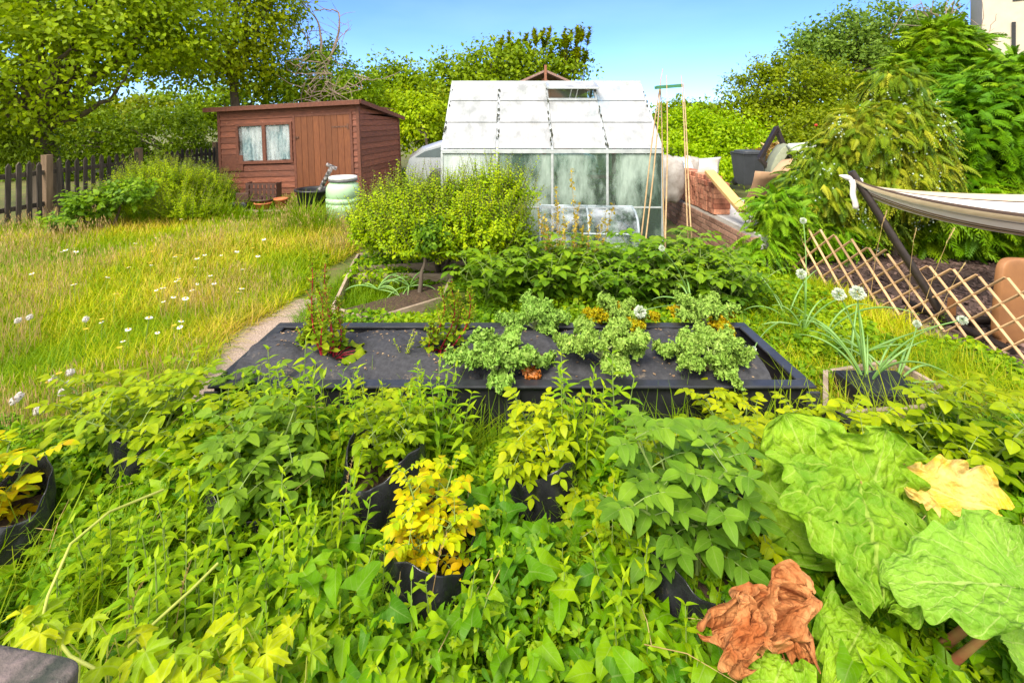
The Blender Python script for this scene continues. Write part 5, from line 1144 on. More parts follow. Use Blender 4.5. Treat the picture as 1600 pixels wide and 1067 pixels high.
POT = [ # x y z variant kind scale label
 (-1.86, 1.62, .18, 0, 'yellow', 0.85, 'golden yellow potato plant in the grow bag at the left edge'),
 (-1.55, 2.05, 0.18, 1, 'potato', 0.95, 'pale green potato plant rising highest at the left near the gravel path'),
 (-1.20, 1.86, 0.14, 0, 'potato', 0.85, 'green potato plant right of the leftmost black bag'),
 (-.95, 1.74, 0.16, 2, 'potmid', 0.85, 'broad leaved green potato plant left of centre above a buried bag'),
 (-.50, 1.90, 0.2, 0, 'potato', 0.75, 'green potato plant in the bag behind the bright yellow one'),
 (-.62, 2.12, 0.06, 1, 'potato', 0.85, 'potato plant pressed against the front of the black bed left of centre'),
 (-.26, 1.51, 0.22, 0, 'yellow', 0.64, 'bright yellow potato plant in the front centre bag'),
 (.12, 1.88, 0.22, 3, 'limepot', 0.8, 'small lime yellow potato plant in the shiny creased bag'),
 (.55, 1.47, .26, 2, 'potmid', .95, 'large leaved potato plant drooping over the bag left of the orange leaf'),
 (.86, 1.74, 0.1, 1, 'potato', 0.9, 'potato plant left of the tall rhubarb leaf'),
 (.62, 1.98, 0.02, 3, 'potato', 0.85, 'low potato plant below the front rim of the black bed right of centre'),
 (1.02, 2.16, 0.03, 1, 'limepot', 0.9, 'potato plant covering the right end of the black bed front'),
 (1.42, 2.05, 0.04, 0, 'limepot', 0.9, 'potato plant behind the upright rhubarb leaf'),
 (1.85, 1.95, 0.06, 2, 'potato', 0.95, 'tall potato plant at the right below the onion bed'),
 (2.15, 1.75, 0.06, 0, 'potato', 1.0, 'potato plant at the far right edge behind the yellow leaf'),
 (2.35, 2.25, 0, 1, 'potato', 1.0, 'outermost potato plant on the right beside the trellis grass'),
 (-1.95, 2.25, .03, 3, 'potato', 1.1, 'outer potato plant at the left where the lawn begins'),
 (-1.32, 2.22, 0.03, 0, 'potmid', 0.9, 'potato plant at the near left corner of the black bed'),
 (.30, 1.62, 0.04, 3, 'potato', 0.8, 'short potato plant between the yellow plant and the large leaved one'),
]
for i, (x, y, z, v, k, sc, lb) in enumerate(POT): plant2('potato_plant', PV[v][0], PV[v][1][k], (x, y, z), i*1.7, sc, lb, 'potato plant', 'potato plants in and around the grow bags', (R(rv(-6, 6)), R(rv(-6, 6))))
# dark green potato row behind
DK = [(760, 440, 4.0), (800, 425, 4.25), (850, 430, 4.1), (905, 425, 4.15), (880, 400, 4.5), (960, 430, 4.0), (1000, 415, 4.25), (1045, 420, 4.1), (1095, 425, 4.0), (1140, 430, 3.95), (1060, 395, 4.5), (940, 395, 4.5), (1120, 400, 4.35)]
pos_w = ['leftmost of the', 'second from the left in the', 'third along in the', 'short rear one near the lupin stalks in the', 'middle left one of the', 'middle one of the', 'one right of centre in the', 'one in front of the wigwam in the', 'one right of the wigwam canes in the', 'rightmost of the', 'rear one under the canes of the', 'rear one before the cold frame in the', 'rear right one of the']
for i, (px, py, Y) in enumerate(DK): plant2('potato_plant', PV[i % 4][0], PV[i % 4][1]['potmid' if i % 3 == 1 else 'potdark'], ((px-800)/740*Y, Y, .0), i*2.1, 1.3, 'dark potato plant, '+pos_w[i]+' row behind the kale', 'potato plant', 'dark potato row')

# ------------------------------------------------------------------ leafy stalk weeds (mint-like)
def stalk_variant(seed, n, h, lf, spread=.12, tpl=LN, whorl=2, gap=.028):
    r = np.random.RandomState(seed); gs = Geo(); st = Stamps(); gl = Geo()
    for s_ in range(n):
        a = r.rand()*6.28; b0 = V3(math.cos(a), math.sin(a), 0)*spread*r.rand(); lean = r.normal(size=2)*.12; hh = h*(.6+.45*r.rand()); t = np.linspace(0, 1, 7)
        pts = b0+np.stack([lean[0]*hh*t**1.5, lean[1]*hh*t**1.5, hh*t], -1); tube(gs, pts, np.linspace(.003, .0012, 7), 5, cap=False)
        m = int(hh/gap); cr = r.rand()*.3
        for k in range(m):
            tt = (k+1)/m; p = np.array([np.interp(tt, t, pts[:, i]) for i in range(3)])
            if tt < .25 and r.rand() < .6: continue
            for w_ in range(whorl):
                az = (k % 2)*1.57+w_*6.283/whorl+r.normal()*.25+a; o = V3(math.cos(az), math.sin(az), 0); up_ = -.1+1.3*tt**4
                st.add(p, nrm(o+V3(0, 0, up_+r.normal()*.15)), nrm(V3(0, 0, 1)-o*up_*.6+r.normal(size=3)*.15), lf*(1.15-.75*tt**2.5)*(.75+.4*r.rand()), float(np.clip(.15+cr+.5*tt+.15*r.normal(), 0, 1)))
    st.flush(gl, tpl); return gs.mesh('stalks', G_['stemg']), gl.mesh('stalk_leaves', G_['mint'])
SV = [stalk_variant(1, 9, .42, .07), stalk_variant(2, 8, .5, .075, .1), stalk_variant(3, 10, .34, .062, .14), stalk_variant(5, 8, .4, .055, .1, OV)]
def px2(px, py, z): q = gnd(px, py, z); return q.x, q.y
WD = [(440, 560, .62, 0), (470, 580, .58, 1), (400, 600, .5, 2), (535, 600, .5, 1), (650, 590, .52, 0), (688, 575, .55, 1), (625, 610, .45, 2), (905, 590, .58, 1), (935, 570, .62, 0), (880, 620, .48, 2), (320, 640, .42, 3), (380, 720, .46, 0), (440, 800, .50, 1), (330, 850, .48, 2), (250, 860, .46, 0), (420, 880, .46, 3), (500, 830, .44, 2), (300, 960, .45, 1), (380, 980, .44, 0), (180, 800, .42, 3), (460, 960, .42, 2), (500, 760, .46, 1), (760, 780, .38, 3), (620, 980, .36, 3), (560, 900, .40, 0), (800, 960, .34, 2), (960, 880, .36, 1), (1040, 1010, .32, 0), (700, 1010, .34, 1), (230, 760, .45, 2), (880, 900, .32, 3), (1000, 850, .3, 3), (360, 660, .42, 1), (150, 880, .3, 0)]
where = ['before the left part of the bed', 'right of the tallest clump', 'at the near left corner of the black bed', 'before the beetroot in the black bed', 'left of the pair topping the bed rim', 'beside it, topping the bed rim', 'low before the rim left of centre', 'before the middle kale', 'tallest, before the second kale from the right of centre', 'below the rim in the middle of the bed', 'beside the gravel path', 'above the buried bag', 'in the left foreground near a vertical seed stalk', 'in the left foreground thicket', 'left in the foreground beside the long hop stem', 'round leaved, low in the left foreground', 'left of the bright yellow plant', 'at the bottom left behind the hop leaves', 'at the bottom left right of the hop leaves', 'beside the leftmost bag', 'bottom edge left of centre', 'left of the bag behind the yellow plant', 'between the two middle bags', 'bottom centre before the front bag', 'in front and left of the front bag', 'at the bottom under the shiny creased bag', 'between the centre and the large leaved potato plant', 'left of the orange dead leaf', 'at the very bottom under the front centre bag', 'behind the fluffy horsetail on the left', 'bottom centre among bindweed', 'below the shiny creased bag', 'behind the lime potato plant left of centre', 'under the long hop stem at the left']

for i, (px, py, zt, v) in enumerate(WD):
    hgt = (.42, .5, .34, .4)[v]; x, y = px2(px, py, zt); plant2('leafy_weed', SV[v][0], SV[v][1], (x, y, max(zt-hgt*1.0, -.02) if zt < hgt else 0), i*1.3, max(1, zt/hgt) if zt > hgt else 1, 'tall leafy green weed clump '+where[i], 'weed', 'leafy weed clumps between the bags')

# ------------------------------------------------------------------ horsetail tufts and fuzzy greens
def horsetail_variant(seed, n, h, nl=.07):
    r = np.random.RandomState(seed); st = Stamps(); gl = Geo()
    for s_ in range(n):
        b0 = V3(*(r.normal(size=2)*.07), 0); lean = r.normal(size=2)*.2; hh = h*(.6+.5*r.rand()); m = int(hh/.018)
        for k in range(2, m):
            tt = k/m; p = b0+V3(lean[0]*hh*tt**1.3, lean[1]*hh*tt**1.3, hh*tt)
            for w_ in range(7):
                az = w_*.9+k*.4+r.rand(); o = V3(math.cos(az), math.sin(az), 0); st.add(p, nrm(o+V3(0, 0, .75+r.normal()*.15)), nrm(V3(0, 0, 1)-o), nl*(1.1-.8*tt)*(.8+.4*r.rand()))
    st.flush(gl, ND); return gl.mesh('horsetail', G_['horse'])
HV = [horsetail_variant(1, 7, .26), horsetail_variant(2, 9, .2), horsetail_variant(3, 6, .32, .08)]
def single(name, me, loc, rot, sc, label, cat, group=None, tilt=(0, 0)):
    o = meshob(name, me); o.location = loc; o.rotation_euler = (tilt[0], tilt[1], rot); o.scale = (sc,)*3; return tag(o, label, cat, group)
HS = [(540, 930, 'at the bottom, left of the front centre bag'), (900, 1010, 'near the bottom right of centre'), (320, 960, 'at the bottom left behind the hop leaves'), (660, 760, 'close behind the bright yellow plant'), (740, 900, 'right of the front centre bag'), (590, 990, 'at the bottom left of centre'), (420, 760, 'left of the bag behind the yellow plant'), (1010, 990, 'beside the half hidden board'), (120, 950, 'at the bottom left above the coping stone'), (880, 840, 'right of the shiny creased bag'), (850, 960, 'in the bottom centre'), (250, 900, 'at the left by the hop stem'), (300, 850, 'left foreground'), (700, 700, 'behind the yellow plant'), (1480, 590, 'at the right beyond the onion bed'), (1530, 600, 'at the foot of the trellis on the right'), (1430, 540, 'left of the trellis'), (770, 480, 'behind the black bed left of the kale'), (870, 470, 'behind the black bed among kale'), (1220, 500, 'right of the rearmost kale'), (730, 470, 'beside the timber bed'), (640, 1000, 'bottom centre left'), (20, 900, 'under the leftmost bag'), (960, 900, 'between bindweed leaves in the middle'), (1270, 540, 'beside the onions')]
for i, (px, py, lb) in enumerate(HS): x, y = px2(px, py, .12); single('horsetail_tuft', HV[i % 3], (x, y, 0), i, 1.35, 'feathery horsetail tuft '+lb, 'horsetail', 'horsetail tufts')
FL = [(250, 290, 7.6, 2.9, 'tallest feathery green clump beside the picket fence'), (225, 310, 7.2, 2.3, 'feathery green clump nearest the fence posts'), (290, 300, 7.9, 2.6, 'feathery green clump left of the shed'), (330, 320, 8.0, 2.1, 'feathery clump touching the left shed corner'), (270, 330, 7.3, 1.9, 'low feathery clump at the lawn edge by the fence'), (310, 275, 8.4, 2.6, 'feathery clump behind the others by the shed')]
for i, (px, py, Y, sc, lb) in enumerate(FL):
    for_ = single('fennel_clump', HV[i % 3], ((px-800)/740*Y, Y, 0), i*1.1, sc, lb, 'feathery plant', 'feathery clumps between fence and shed')
upbush('fennel_clump', 'large bright mass of fine feathery growth between the fence and the shed', -5.6, 7.9, [pb(255, 288, 7.8, 60, 32, .4), pb(315, 300, 8.2, 48, 28, .4), pb(200, 312, 7.4, 38, 20, .4), pb(285, 325, 7.5, 60, 16, .3)], 900, .045, G_['fennel'], 54, cat='plant', L=(.15, .35), nleaf=26, tpls=LN)
# bramble by fence
upbush('bramble', 'pale leaved bramble sprawling before the picket fence', -5.9, 7.0, [pb(150, 320, 6.9, 45, 22, .3), pb(205, 300, 7, 40, 16, .3), pb(110, 345, 6.7, 40, 14, .3)], 130, .085, G_['potdark'], 51, cat='plant', L=(.1, .2), nleaf=7, tpls=OVs)
upbush('nettle_patch', 'nettle like green plants against the left side of the shed', -6.3, 8.8, [pb(320, 290, 8.7, 30, 22, .4), pb(340, 310, 8.5, 22, 20, .3)], 160, .06, G_['weed'], 52, cat='plant')

# ------------------------------------------------------------------ kale
CURL = [leaf_tpl('round', 4, 1, 1.0, .5, .5, wave=.9, seed=1), leaf_tpl('round', 4, 1, .9, .3, .7, wave=1.1, seed=2)]
def kale_leaf(g, base, tip, up, wd, seed, mat_=0):
    r = np.random.RandomState(seed); base = np.array(base, float); tip = np.array(tip, float); L = np.linalg.norm(tip-base); d = (tip-base)/L; x = nrm(np.cross(d, up)); z = np.cross(x, d)
    nl, nw = 46, 30; t = np.linspace(0, 1, nl)[:, None]; s = np.linspace(-1, 1, nw)[None]; S_ = s+0*t; T_ = t+0*s
    prof = np.clip(np.sin(np.pi*np.clip((T_-.30)/.74, 0, 1)**.8), .0, 1)**.55*(.72+.28*np.sin(T_*19+seed))+.025
    E = np.abs(S_)**1.5*np.clip((T_-.28)*5, 0, 1); q = np.stack([S_*3, T_*6, 0*T_], -1)
    f1 = snoise(q, 5.5, seed, 2); f2 = snoise(q, 6.5, seed+9, 2); f3 = snoise(q, 15, seed+5, 2)
    X = S_*prof*wd*.5+E*(.014*f2+.009*f3); Yv = T_*L+E*(.014*f1+.008*snoise(q, 14, seed+7, 1)); Z = -.20*L*(T_-.35)**2*2+.05*L+E*(.030*f1+.014*f3)+.012*f3*(T_ > .25)-.25*np.abs(S_)*prof*wd*.5
    P_ = base+X[..., None]*x+Yv[..., None]*d+Z[..., None]*z
    gridsurf(g, P_, mat=mat_, rnd=np.clip(.45+.25*f3+.2*f1+.2*(E-.3)+.1*r.normal(), 0, 1).reshape(-1))
    ii = r.randint(14, nl, 380); jj = np.clip((nw/2+nw/2*np.sign(r.normal(size=380))*r.rand(380)**.3).astype(int), 0, nw-1); pp = P_[ii, jj]; wpr = prof[ii, jj]
    k_ = wpr > .12; pp = pp[k_]; nn = len(pp); stamp(g, CURL[seed % 2], pp, r.normal(size=(nn, 3))+d*.3+x*0, nrm(z+r.normal(size=(nn, 3))*.9), wd*.125*(.6+.7*r.rand(nn)), np.clip(.6+.18*r.normal(size=nn), 0, 1), mat_)
    c = [base+d*k*L*.8+z*(-.20*L*(k*.8-.35)**2*2+.05*L-.004+.05*L*0) for k in np.linspace(0, 1, 7)]; c[0] = base
    return c
def kale(name, x, y, z, h, rad, n, label, seed, yel=0, part_label=None):
    r = np.random.RandomState(seed); random.seed(seed); rad *= .78; rt = empty(name, (x, y, z), label=label, cat='kale plant', group='curly kale plants in the black bed'); gst = Geo(); tube(gst, [(0, 0, -.02), (.004, 0, h*.2), (0, 0, h*.42)], [.014, .012, .013], 8)
    gl = Geo(); gy = Geo(); ny_ = 0
    for k in range(n):
        a = k*2.4+r.rand()*.5; lv = k/n; up_ = .30+1.0*lv**1.8; L = rad*(1.2-.5*lv)*(.85+.3*r.rand()); o = V3(math.cos(a), math.sin(a), 0); d = nrm(o+V3(0, 0, up_)); b = V3(0, 0, h*(.22+.28*lv)); tp = b+d*L*(1.05)
        u = nrm(V3(0, 0, 1)+o*-.2); G0 = gy if (yel and k < yel) else gl; c = kale_leaf(G0, b, tp, u, rad*.56*(.8+.3*r.rand()), seed*31+k); tube(gst, c, np.linspace(.0055, .002, 7), 6)
    gst.build('stem', G_['stemy'], rt); o = gl.build('leaves', G_['kale'], rt)
    if gy.V: o = gy.build('leaves', G_['kaley'], rt); o['label'] = 'yellowing lower leaves'
    return rt
KL = [(775, 590, .30, .27, .30, 10, 'curly kale with a bare pale stem base, left front of the black bed', 0), (940, 568, .34, .27, .30, 10, 'curly kale in the middle of the black bed behind the tall weeds', 0), (1110, 580, .30, .25, .28, 12, 'curly kale at the right front of the black bed, densest and lowest', 0), (835, 518, .30, .24, .26, 9, 'smaller curly kale at the back left of the kale group', 0), (968, 508, .30, .23, .25, 10, 'yellowing curly kale with orange lower leaves at the back centre', 5), (1100, 510, .30, .24, .27, 10, 'curly kale at the back right of the black bed with yellow outer leaves', 3)]
for i, (px, py, z, h, rad, n, lb, yl) in enumerate(KL): x, y = px2(px, py, z); kale('kale_plant', x, y, z-.05, h*1.1, rad*1.0, n, lb, i+1, yl)
g = Geo(); kale_leaf(g, (0, 0, .01), (.10, -.05, .02), (0, 0, 1), .09, 77); x, y = px2(810, 580, .32); o = g.build('dead_kale_leaf', G_['dead'], None, (x, y, .315)); tag(o, 'small orange dead kale leaf lying on the fabric by the left kale', 'leaf')

# ------------------------------------------------------------------ beetroot gone to seed
def beet(px, py, h, label, seed, n=5, sc=1):
    r = np.random.RandomState(seed); x, y = px2(px, py, .30); rt = empty('beetroot_plant', (x, y, .28), label=label, cat='beetroot plant'); gs = Geo(); st = Stamps(); st2 = Stamps(); gl = Geo()
    for s_ in range(n):
        a = r.rand()*6.28; rr = .12*r.rand()+.04; hh = h*(.5+.5*r.rand()) if s_ else h; t = np.linspace(0, 1, 9); b0 = V3(*(r.normal(size=2)*.03), 0)
        pts = b0+np.stack([math.cos(a)*rr*t+.04*np.sin(t*4+a), math.sin(a)*rr*t, hh*t], -1); tube(gs, pts, np.linspace(.0058, .0015, 9), 6)
        for k in range(20):
            tt = .15+.85*k/16; p = np.array([np.interp(tt, t, pts[:, i]) for i in range(3)]); az = k*2.4+r.rand(); o = V3(math.cos(az), math.sin(az), 0)
            st.add(p, nrm(o+V3(0, 0, .4)), nrm(V3(0, 0, 1)-o*.3), .085*(1.1-.75*tt)*(.7+.5*r.rand()))
            if tt > .4:
                L = .10*(1.2-tt); e = p+nrm(o+V3(0, 0, 1.2))*L*1.3; tube(gs, [p, e], [.002, .001], 3, cap=False)
                for q in range(14): pp = p+(e-p)*q/14; st2.add(pp, nrm(r.normal(size=3)+[0, 0, .4]), V3(0, 0, 1)+r.normal(size=3)*.3, .016)
    for k in range(12):
        a = k*2.4; o = V3(math.cos(a), math.sin(a), 0); L = .08+.05*r.rand(); tube(gs, [V3(0, 0, 0), o*L*.5+V3(0, 0, .04), o*L+V3(0, 0, .045)], [.004, .003, .002], 5); st.add(o*L+V3(0, 0, .045), nrm(o+V3(0, 0, -.05)), V3(0, 0, 1), .12*(.7+.5*r.rand()))
    st.flush(gl, [leaf_tpl('ovate', 7, 2, .6, .15, .3, wave=.5, seed=k) for k in range(3)]); st2.flush(gl, QD); gs.build('stems', G_['stemr'], rt); gl.build('leaves', G_['beet'], rt)
beet(520, 560, .60, 'bolted beetroot with tall crimson stems at the left of the black bed', 3, 5)
beet(470, 550, .26, 'shorter leafy beetroot at the far left of the black bed', 4, 6)
beet(690, 545, .42, 'bolted beetroot with thin red stalks at the middle back of the black bed', 6, 5)
g = Geo(); x, y = px2(630, 560, .3); gs = Geo(); st = Stamps()
for k in range(5):
    a = rv(0, 6.28); e = V3(math.cos(a)*.08, math.sin(a)*.05, .12+.05*rv(0, 1)); tube(gs, [(0, 0, 0), tuple(e)], [.002, .001], 4)
    for q in range(22): st.add(e*q/22, nrm(rs.normal(size=3)+[0, 0, .5]), V3(0, 0, 1), .014)
rt = empty('seedling', (x, y, .29), label='thin pale seed stalks between the two beetroots on the fabric', cat='seedling'); st.flush(g, QD); g.build('leaves', G_['limepot'], rt); gs.build('stems', G_['stemy'], rt)

# ------------------------------------------------------------------ onions
M['pet'] = mat('onion_flower_white', (.70, .74, .62), .8, (.5, .58, .42), 90)
def umbel(g, c, r_, n=150, seed=0):
    r = np.random.RandomState(seed); D = nrm(r.normal(size=(n, 3))); P_ = np.array(c)+D*r_*(.55+.3*r.rand(n))[:, None]
    stamp(g, QD[0], P_, D, nrm(np.roll(D, 1, 1)+.01), r_*.5, r.rand(n)); stamp(g, QD[0], P_, D, nrm(np.roll(D, 2, 1)+.01), r_*.5, r.rand(n))
def onion(px, py, z, label, seed, n=6, h=.45, flowers=(), lay=0, sc=1):
    r = np.random.RandomState(seed); x, y = px2(px, py, z); rt = empty('onion_plant', (x, y, z), label=label, cat='onion', group='onions and leeks gone to seed'); g = Geo()
    for k in range(n):
        a = r.rand()*6.28; L = h*(.7+.6*r.rand()); el = 1.2-lay*r.rand(); t = np.linspace(0, 1, 12); bend = .3+.9*r.rand()
        ang = el-bend*t**1.5*1.6; dl = L/11; pts = [V3(0, 0, 0)]
        for q in range(11): pts.append(pts[-1]+V3(math.cos(a)*math.cos(ang[q]), math.sin(a)*math.cos(ang[q]), math.sin(ang[q]))*dl)
        pts = np.array(pts); pts[:, 2] = np.maximum(pts[:, 2], -z*.6); tube(g, pts, .0055*np.sin(np.clip(t*2.7+.5, 0, 3.05))+.0011, 6)
    g.build('leaves', G_['onion'], rt)
    for (fx, fy, fY, fr_) in flowers:
        e = np.array(at(fx, fy, fY))-[x, y, z]; m = e*.5+V3(rv(-.06, .06), 0, .05); s = np.linspace(0, 1, 12)[:, None]; pts = 2*s*(1-s)*m+s**2*e
        g = Geo(); tube(g, pts, .0035+.004*np.exp(-((s[:, 0]-.35)/.12)**2), 7); so_ = g.build('flower_stalk', G_['onion'], rt); g = Geo(); umbel(g, e, fr_, 170, seed); g.build('flower_head', M['pet'], so_)
    return rt
onion(1355, 605, .12, 'flowering onion with two white heads in the small timber bed', 1, 8, .42, [(1311, 460, 2.75, .03), (1340, 458, 2.6, .032)], .3)
onion(1330, 560, .1, 'pale leaved onion behind the flowering one', 2, 7, .40, [(1504, 500, 2.75, .022)], .5)
onion(1255, 520, .1, 'tall onion with a slender green stalk behind the right end of the black bed', 3, 4, .35, [(1255, 345, 3.6, .02), (1252, 428, 3.3, .028)], .3)
onion(1290, 525, .1, 'onion lying over towards the bed corner', 4, 6, .5, [], 1.1)
onion(1080, 480, .2, 'onion with a long curved stalk and small white head above the kale', 5, 3, .3, [(1034, 388, 3.3, .018), (1000, 487, 2.95, .032)], .8)
onion(1400, 600, .1, 'onion with leaves fallen to the right in the timber bed', 6, 6, .4, [(1433, 506, 2.8, .018)], .9)
onion(1370, 585, .1, 'onion beside the black tray', 7, 5, .35, [], .6)
onion(1230, 500, .05, 'onion with papery bent leaves behind the kale on the right', 8, 6, .42, [(1178, 545, 2.7, .012)], .9)
onion(590, 452, .1, 'flattened onion tops in the near timber bed', 9, 9, .3, [], 1.2)
onion(640, 448, .1, 'second clump of flattened onion tops in the timber bed', 10, 9, .3, [], 1.2)

# ------------------------------------------------------------------ yellow seeded stalks by the cold frame
rt = empty('seed_stalks', ((890-800)/740*4.4, 4.4, 0), label='cluster of golden dry seed stalks in front of the cold frame', cat='seed stalks'); o0 = np.array(rt.location); gs = Geo(); sgm = leafmat('seed_gold', [(.50, .36, .06), (.62, .50, .12), (.50, .40, .10)], vein=0)
for (px, py) in ((838, 312), (868, 290), (892, 262), (864, 335), (880, 325), (905, 318), (922, 330), (948, 328), (855, 350), (885, 345), (912, 350), (935, 352), (960, 318), (900, 340), (850, 330), (872, 312), (843, 345)):
    e = np.array(at(px, py, 4.4+rv(-.15, .15)))-o0; b0 = V3(e[0]*.5+rv(-.1, .1), rv(-.1, .1), 0); m = (b0+e)/2+V3(rv(-.04, .04), 0, 0); tube(gs, [b0, m, e], [.004, .003, .0015], 5)
    g = Geo(); st = Stamps()
    for k in range(46): t_ = rv(.45, 1); p = m+(e-m)*(t_-.45)/.55; st.add(p+rs.normal(size=3)*.008, nrm(rs.normal(size=3)+[0, 0, .5]), V3(0, .5, 1), rv(.02, .035))
    st.flush(g, RD); g.build('seed_head', sgm, rt)
gs.build('stalks', G_['straw'], rt)
# ferns
def fern(px, py, z, h, label, seed):
    r = np.random.RandomState(seed); x, y = px2(px, py, z); rt = None; g = Geo(); st = Stamps()
    for k in range(7):
        a = r.rand()*6.28; d = nrm(V3(math.cos(a)*.5, math.sin(a)*.5, 1)); st.add(V3(0, 0, 0), d, V3(-math.cos(a), -math.sin(a), .6), h*(.8+.4*r.rand()))
    st.flush(g, [spray_tpl(15, .25, .26, 8), spray_tpl(15, .1, .24, 9)]); o = g.build('fern', G_['horse'], None, (x, y, 0)); tag(o, label, 'fern')
fern(770, 485, 0, .38, 'bright green fern behind the black bed left of the kale', 1); fern(815, 480, 0, .34, 'yellowish fern beside the bright one', 2); fern(865, 470, 0, .3, 'small fern tip behind the middle kale', 3); fern(832, 395, 0, .4, 'single feathery fern frond among the dark potato row', 4)

# ------------------------------------------------------------------ rhubarb
def big_leaf(base, tip, upv, wd, seed, curl=.2, frill=.035, shape=0, blister=.008, cup=.15, crumple=0, droop=.3, twist=0):
    base = np.array(base, float); tip = np.array(tip, float); L = np.linalg.norm(tip-base); d = (tip-base)/L; x = nrm(np.cross(d, upv)); z = np.cross(x, d); nl, nw = 90, 70
    T_, S_ = np.meshgrid(np.linspace(0, 1, nl), np.linspace(-1, 1, nw), indexing='ij')
    prof = np.clip(1-T_, 0, 1)**.55*(1-np.exp(-T_*14))*1.15+.05*np.sin(T_*21+seed)*np.clip(1-T_, 0, 1)
    if shape == 1: prof = np.sin(np.pi*np.clip(T_, .005, .995)**.62)**.6
    prof *= 1+.10*np.sin(T_*17+seed*2)+.05*np.sin(T_*37+seed)
    q = np.stack([S_*2.2, T_*3, 0*T_+seed], -1); E = np.abs(S_)**3
    X = S_*prof*wd*.5; Yv = T_*L-.22*np.abs(S_)**1.5*np.clip(.6-T_, 0, 1)*L
    vein = np.abs(((T_*5.5-np.abs(S_)*2.2) % 1)-.5)*2; mid = np.exp(-(S_*prof/.05)**2)
    Z = -droop*L*T_**2+cup*np.abs(X)+frill*E*np.sin(T_*34+3*snoise(q, 3, seed)+np.sign(S_)*1.3)*(.6+.6*snoise(q, 2, seed+1))+curl*wd*.5*E*np.sin(T_*7+seed)*.5
    Z = Z+blister*.7*(snoise(q, 13, seed+2, 2))-.004*mid
    if crumple:
        Z = Z+crumple*1.3*(1-2*np.abs(snoise(q, 2.6, seed+3, 2)))+.45*crumple*(1-2*np.abs(snoise(q, 7, seed+4, 3))); X = X+crumple*.9*snoise(q, 3, seed+5, 2); Yv = Yv+crumple*.9*snoise(q, 3, seed+6, 2)
    P_ = base+X[..., None]*x+Yv[..., None]*d+Z[..., None]*z
    return P_, np.stack([S_*.5+.5, T_], -1), nl, nw
def rhubmat(name, base, alt, vein, trans=.28, rough=.6, hole=(14., .055)):
    """veined leaf: fan of pale raised veins drawn in leaf space, blotched blade"""
    m, t, b, o = mnodes(name); L = t.links.new; g = N(t, 'ShaderNodeTexCoord'); sx = N(t, 'ShaderNodeSeparateXYZ'); L(g.outputs['UV'], sx.inputs[0])
    nz = N(t, 'ShaderNodeTexNoise', i_Scale=14., i_Detail=6.); L(g.outputs['Object'], nz.inputs[0]); r = ramp(t, [(.35, base), (.7, alt)]); L(nz.outputs[0], r.inputs[0])
    a = math_(t, 'ABSOLUTE', math_(t, 'SUBTRACT', sx.outputs[0], .5)); mid = math_(t, 'LESS_THAN', a, .012)
    n2 = N(t, 'ShaderNodeTexNoise', i_Scale=9., i_Detail=3.); L(g.outputs['Object'], n2.inputs[0])
    q = math_(t, 'ADD', math_(t, 'SUBTRACT', math_(t, 'MULTIPLY', sx.outputs[1], 6.), math_(t, 'MULTIPLY', a, 6.5)), math_(t, 'MULTIPLY', n2.outputs[0], .5))
    q1 = math_(t, 'ABSOLUTE', math_(t, 'SUBTRACT', math_(t, 'FRACT', q), .5)); s1 = math_(t, 'MULTIPLY', math_(t, 'LESS_THAN', q1, .035), .8)
    vo = N(t, 'ShaderNodeTexVoronoi', i_Scale=55.); vo.feature = 'DISTANCE_TO_EDGE'; L(g.outputs['Object'], vo.inputs[0]); v2 = math_(t, 'MULTIPLY', math_(t, 'LESS_THAN', vo.outputs[0], .05), .3)
    f = math_(t, 'MAXIMUM', math_(t, 'MAXIMUM', mid, s1), v2); col = mixc(t, math_(t, 'MULTIPLY', f, .6), r.outputs[0], vein)
    L(col, b.inputs['Base Color']); b.inputs['Roughness'].default_value = rough; b.inputs['Specular IOR Level'].default_value = .22
    v3 = N(t, 'ShaderNodeTexVoronoi', i_Scale=34.); L(g.outputs['Object'], v3.inputs[0]); bp0 = N(t, 'ShaderNodeBump', i_Strength=.55, i_Distance=.012, invert=True); L(v3.outputs['Distance'], bp0.inputs['Height'])
    bp = N(t, 'ShaderNodeBump', i_Strength=.5, i_Distance=.006, invert=True); L(f, bp.inputs['Height']); L(bp0.outputs[0], bp.inputs['Normal']); bp2 = N(t, 'ShaderNodeBump', i_Strength=.6, i_Distance=.02); n3 = N(t, 'ShaderNodeTexNoise', i_Scale=42., i_Detail=5.); L(g.outputs['Object'], n3.inputs[0]); L(n3.outputs[0], bp2.inputs['Height']); L(bp.outputs[0], bp2.inputs['Normal']); L(bp2.outputs[0], b.inputs['Normal'])
    tr = N(t, 'ShaderNodeBsdfTranslucent'); L(col, tr.inputs[0]); ms = N(t, 'ShaderNodeMixShader', i_0=trans); L(b.outputs[0], ms.inputs[1]); L(tr.outputs[0], ms.inputs[2])
    v4 = N(t, 'ShaderNodeTexVoronoi', i_Scale=hole[0]); L(g.outputs['Object'], v4.inputs[0]); hl = math_(t, 'LESS_THAN', v4.outputs['Distance'], hole[1]); tp = N(t, 'ShaderNodeBsdfTransparent'); mh = N(t, 'ShaderNodeMixShader'); L(hl, mh.inputs[0]); L(ms.outputs[0], mh.inputs[1]); L(tp.outputs[0], mh.inputs[2]); L(mh.outputs[0], o.inputs[0]); return m
RM = rhubmat('rhubarb_green', (.17, .34, .010), (.30, .47, .018), (.40, .50, .10)); RM3 = rhubmat('rhubarb_dark', (.12, .27, .008), (.24, .41, .015), (.36, .46, .08)); RM2 = rhubmat('rhubarb_pale', (.15, .32, .02), (.24, .43, .035), (.40, .50, .14)); RY = rhubmat('rhubarb_yellow', (.70, .45, .02), (.75, .55, .22), (.75, .62, .2)); RO = rhubmat('rhubarb_brown', (.34, .10, .025), (.60, .29, .11), (.26, .07, .02), rough=.85, hole=(16., .10), trans=.12)
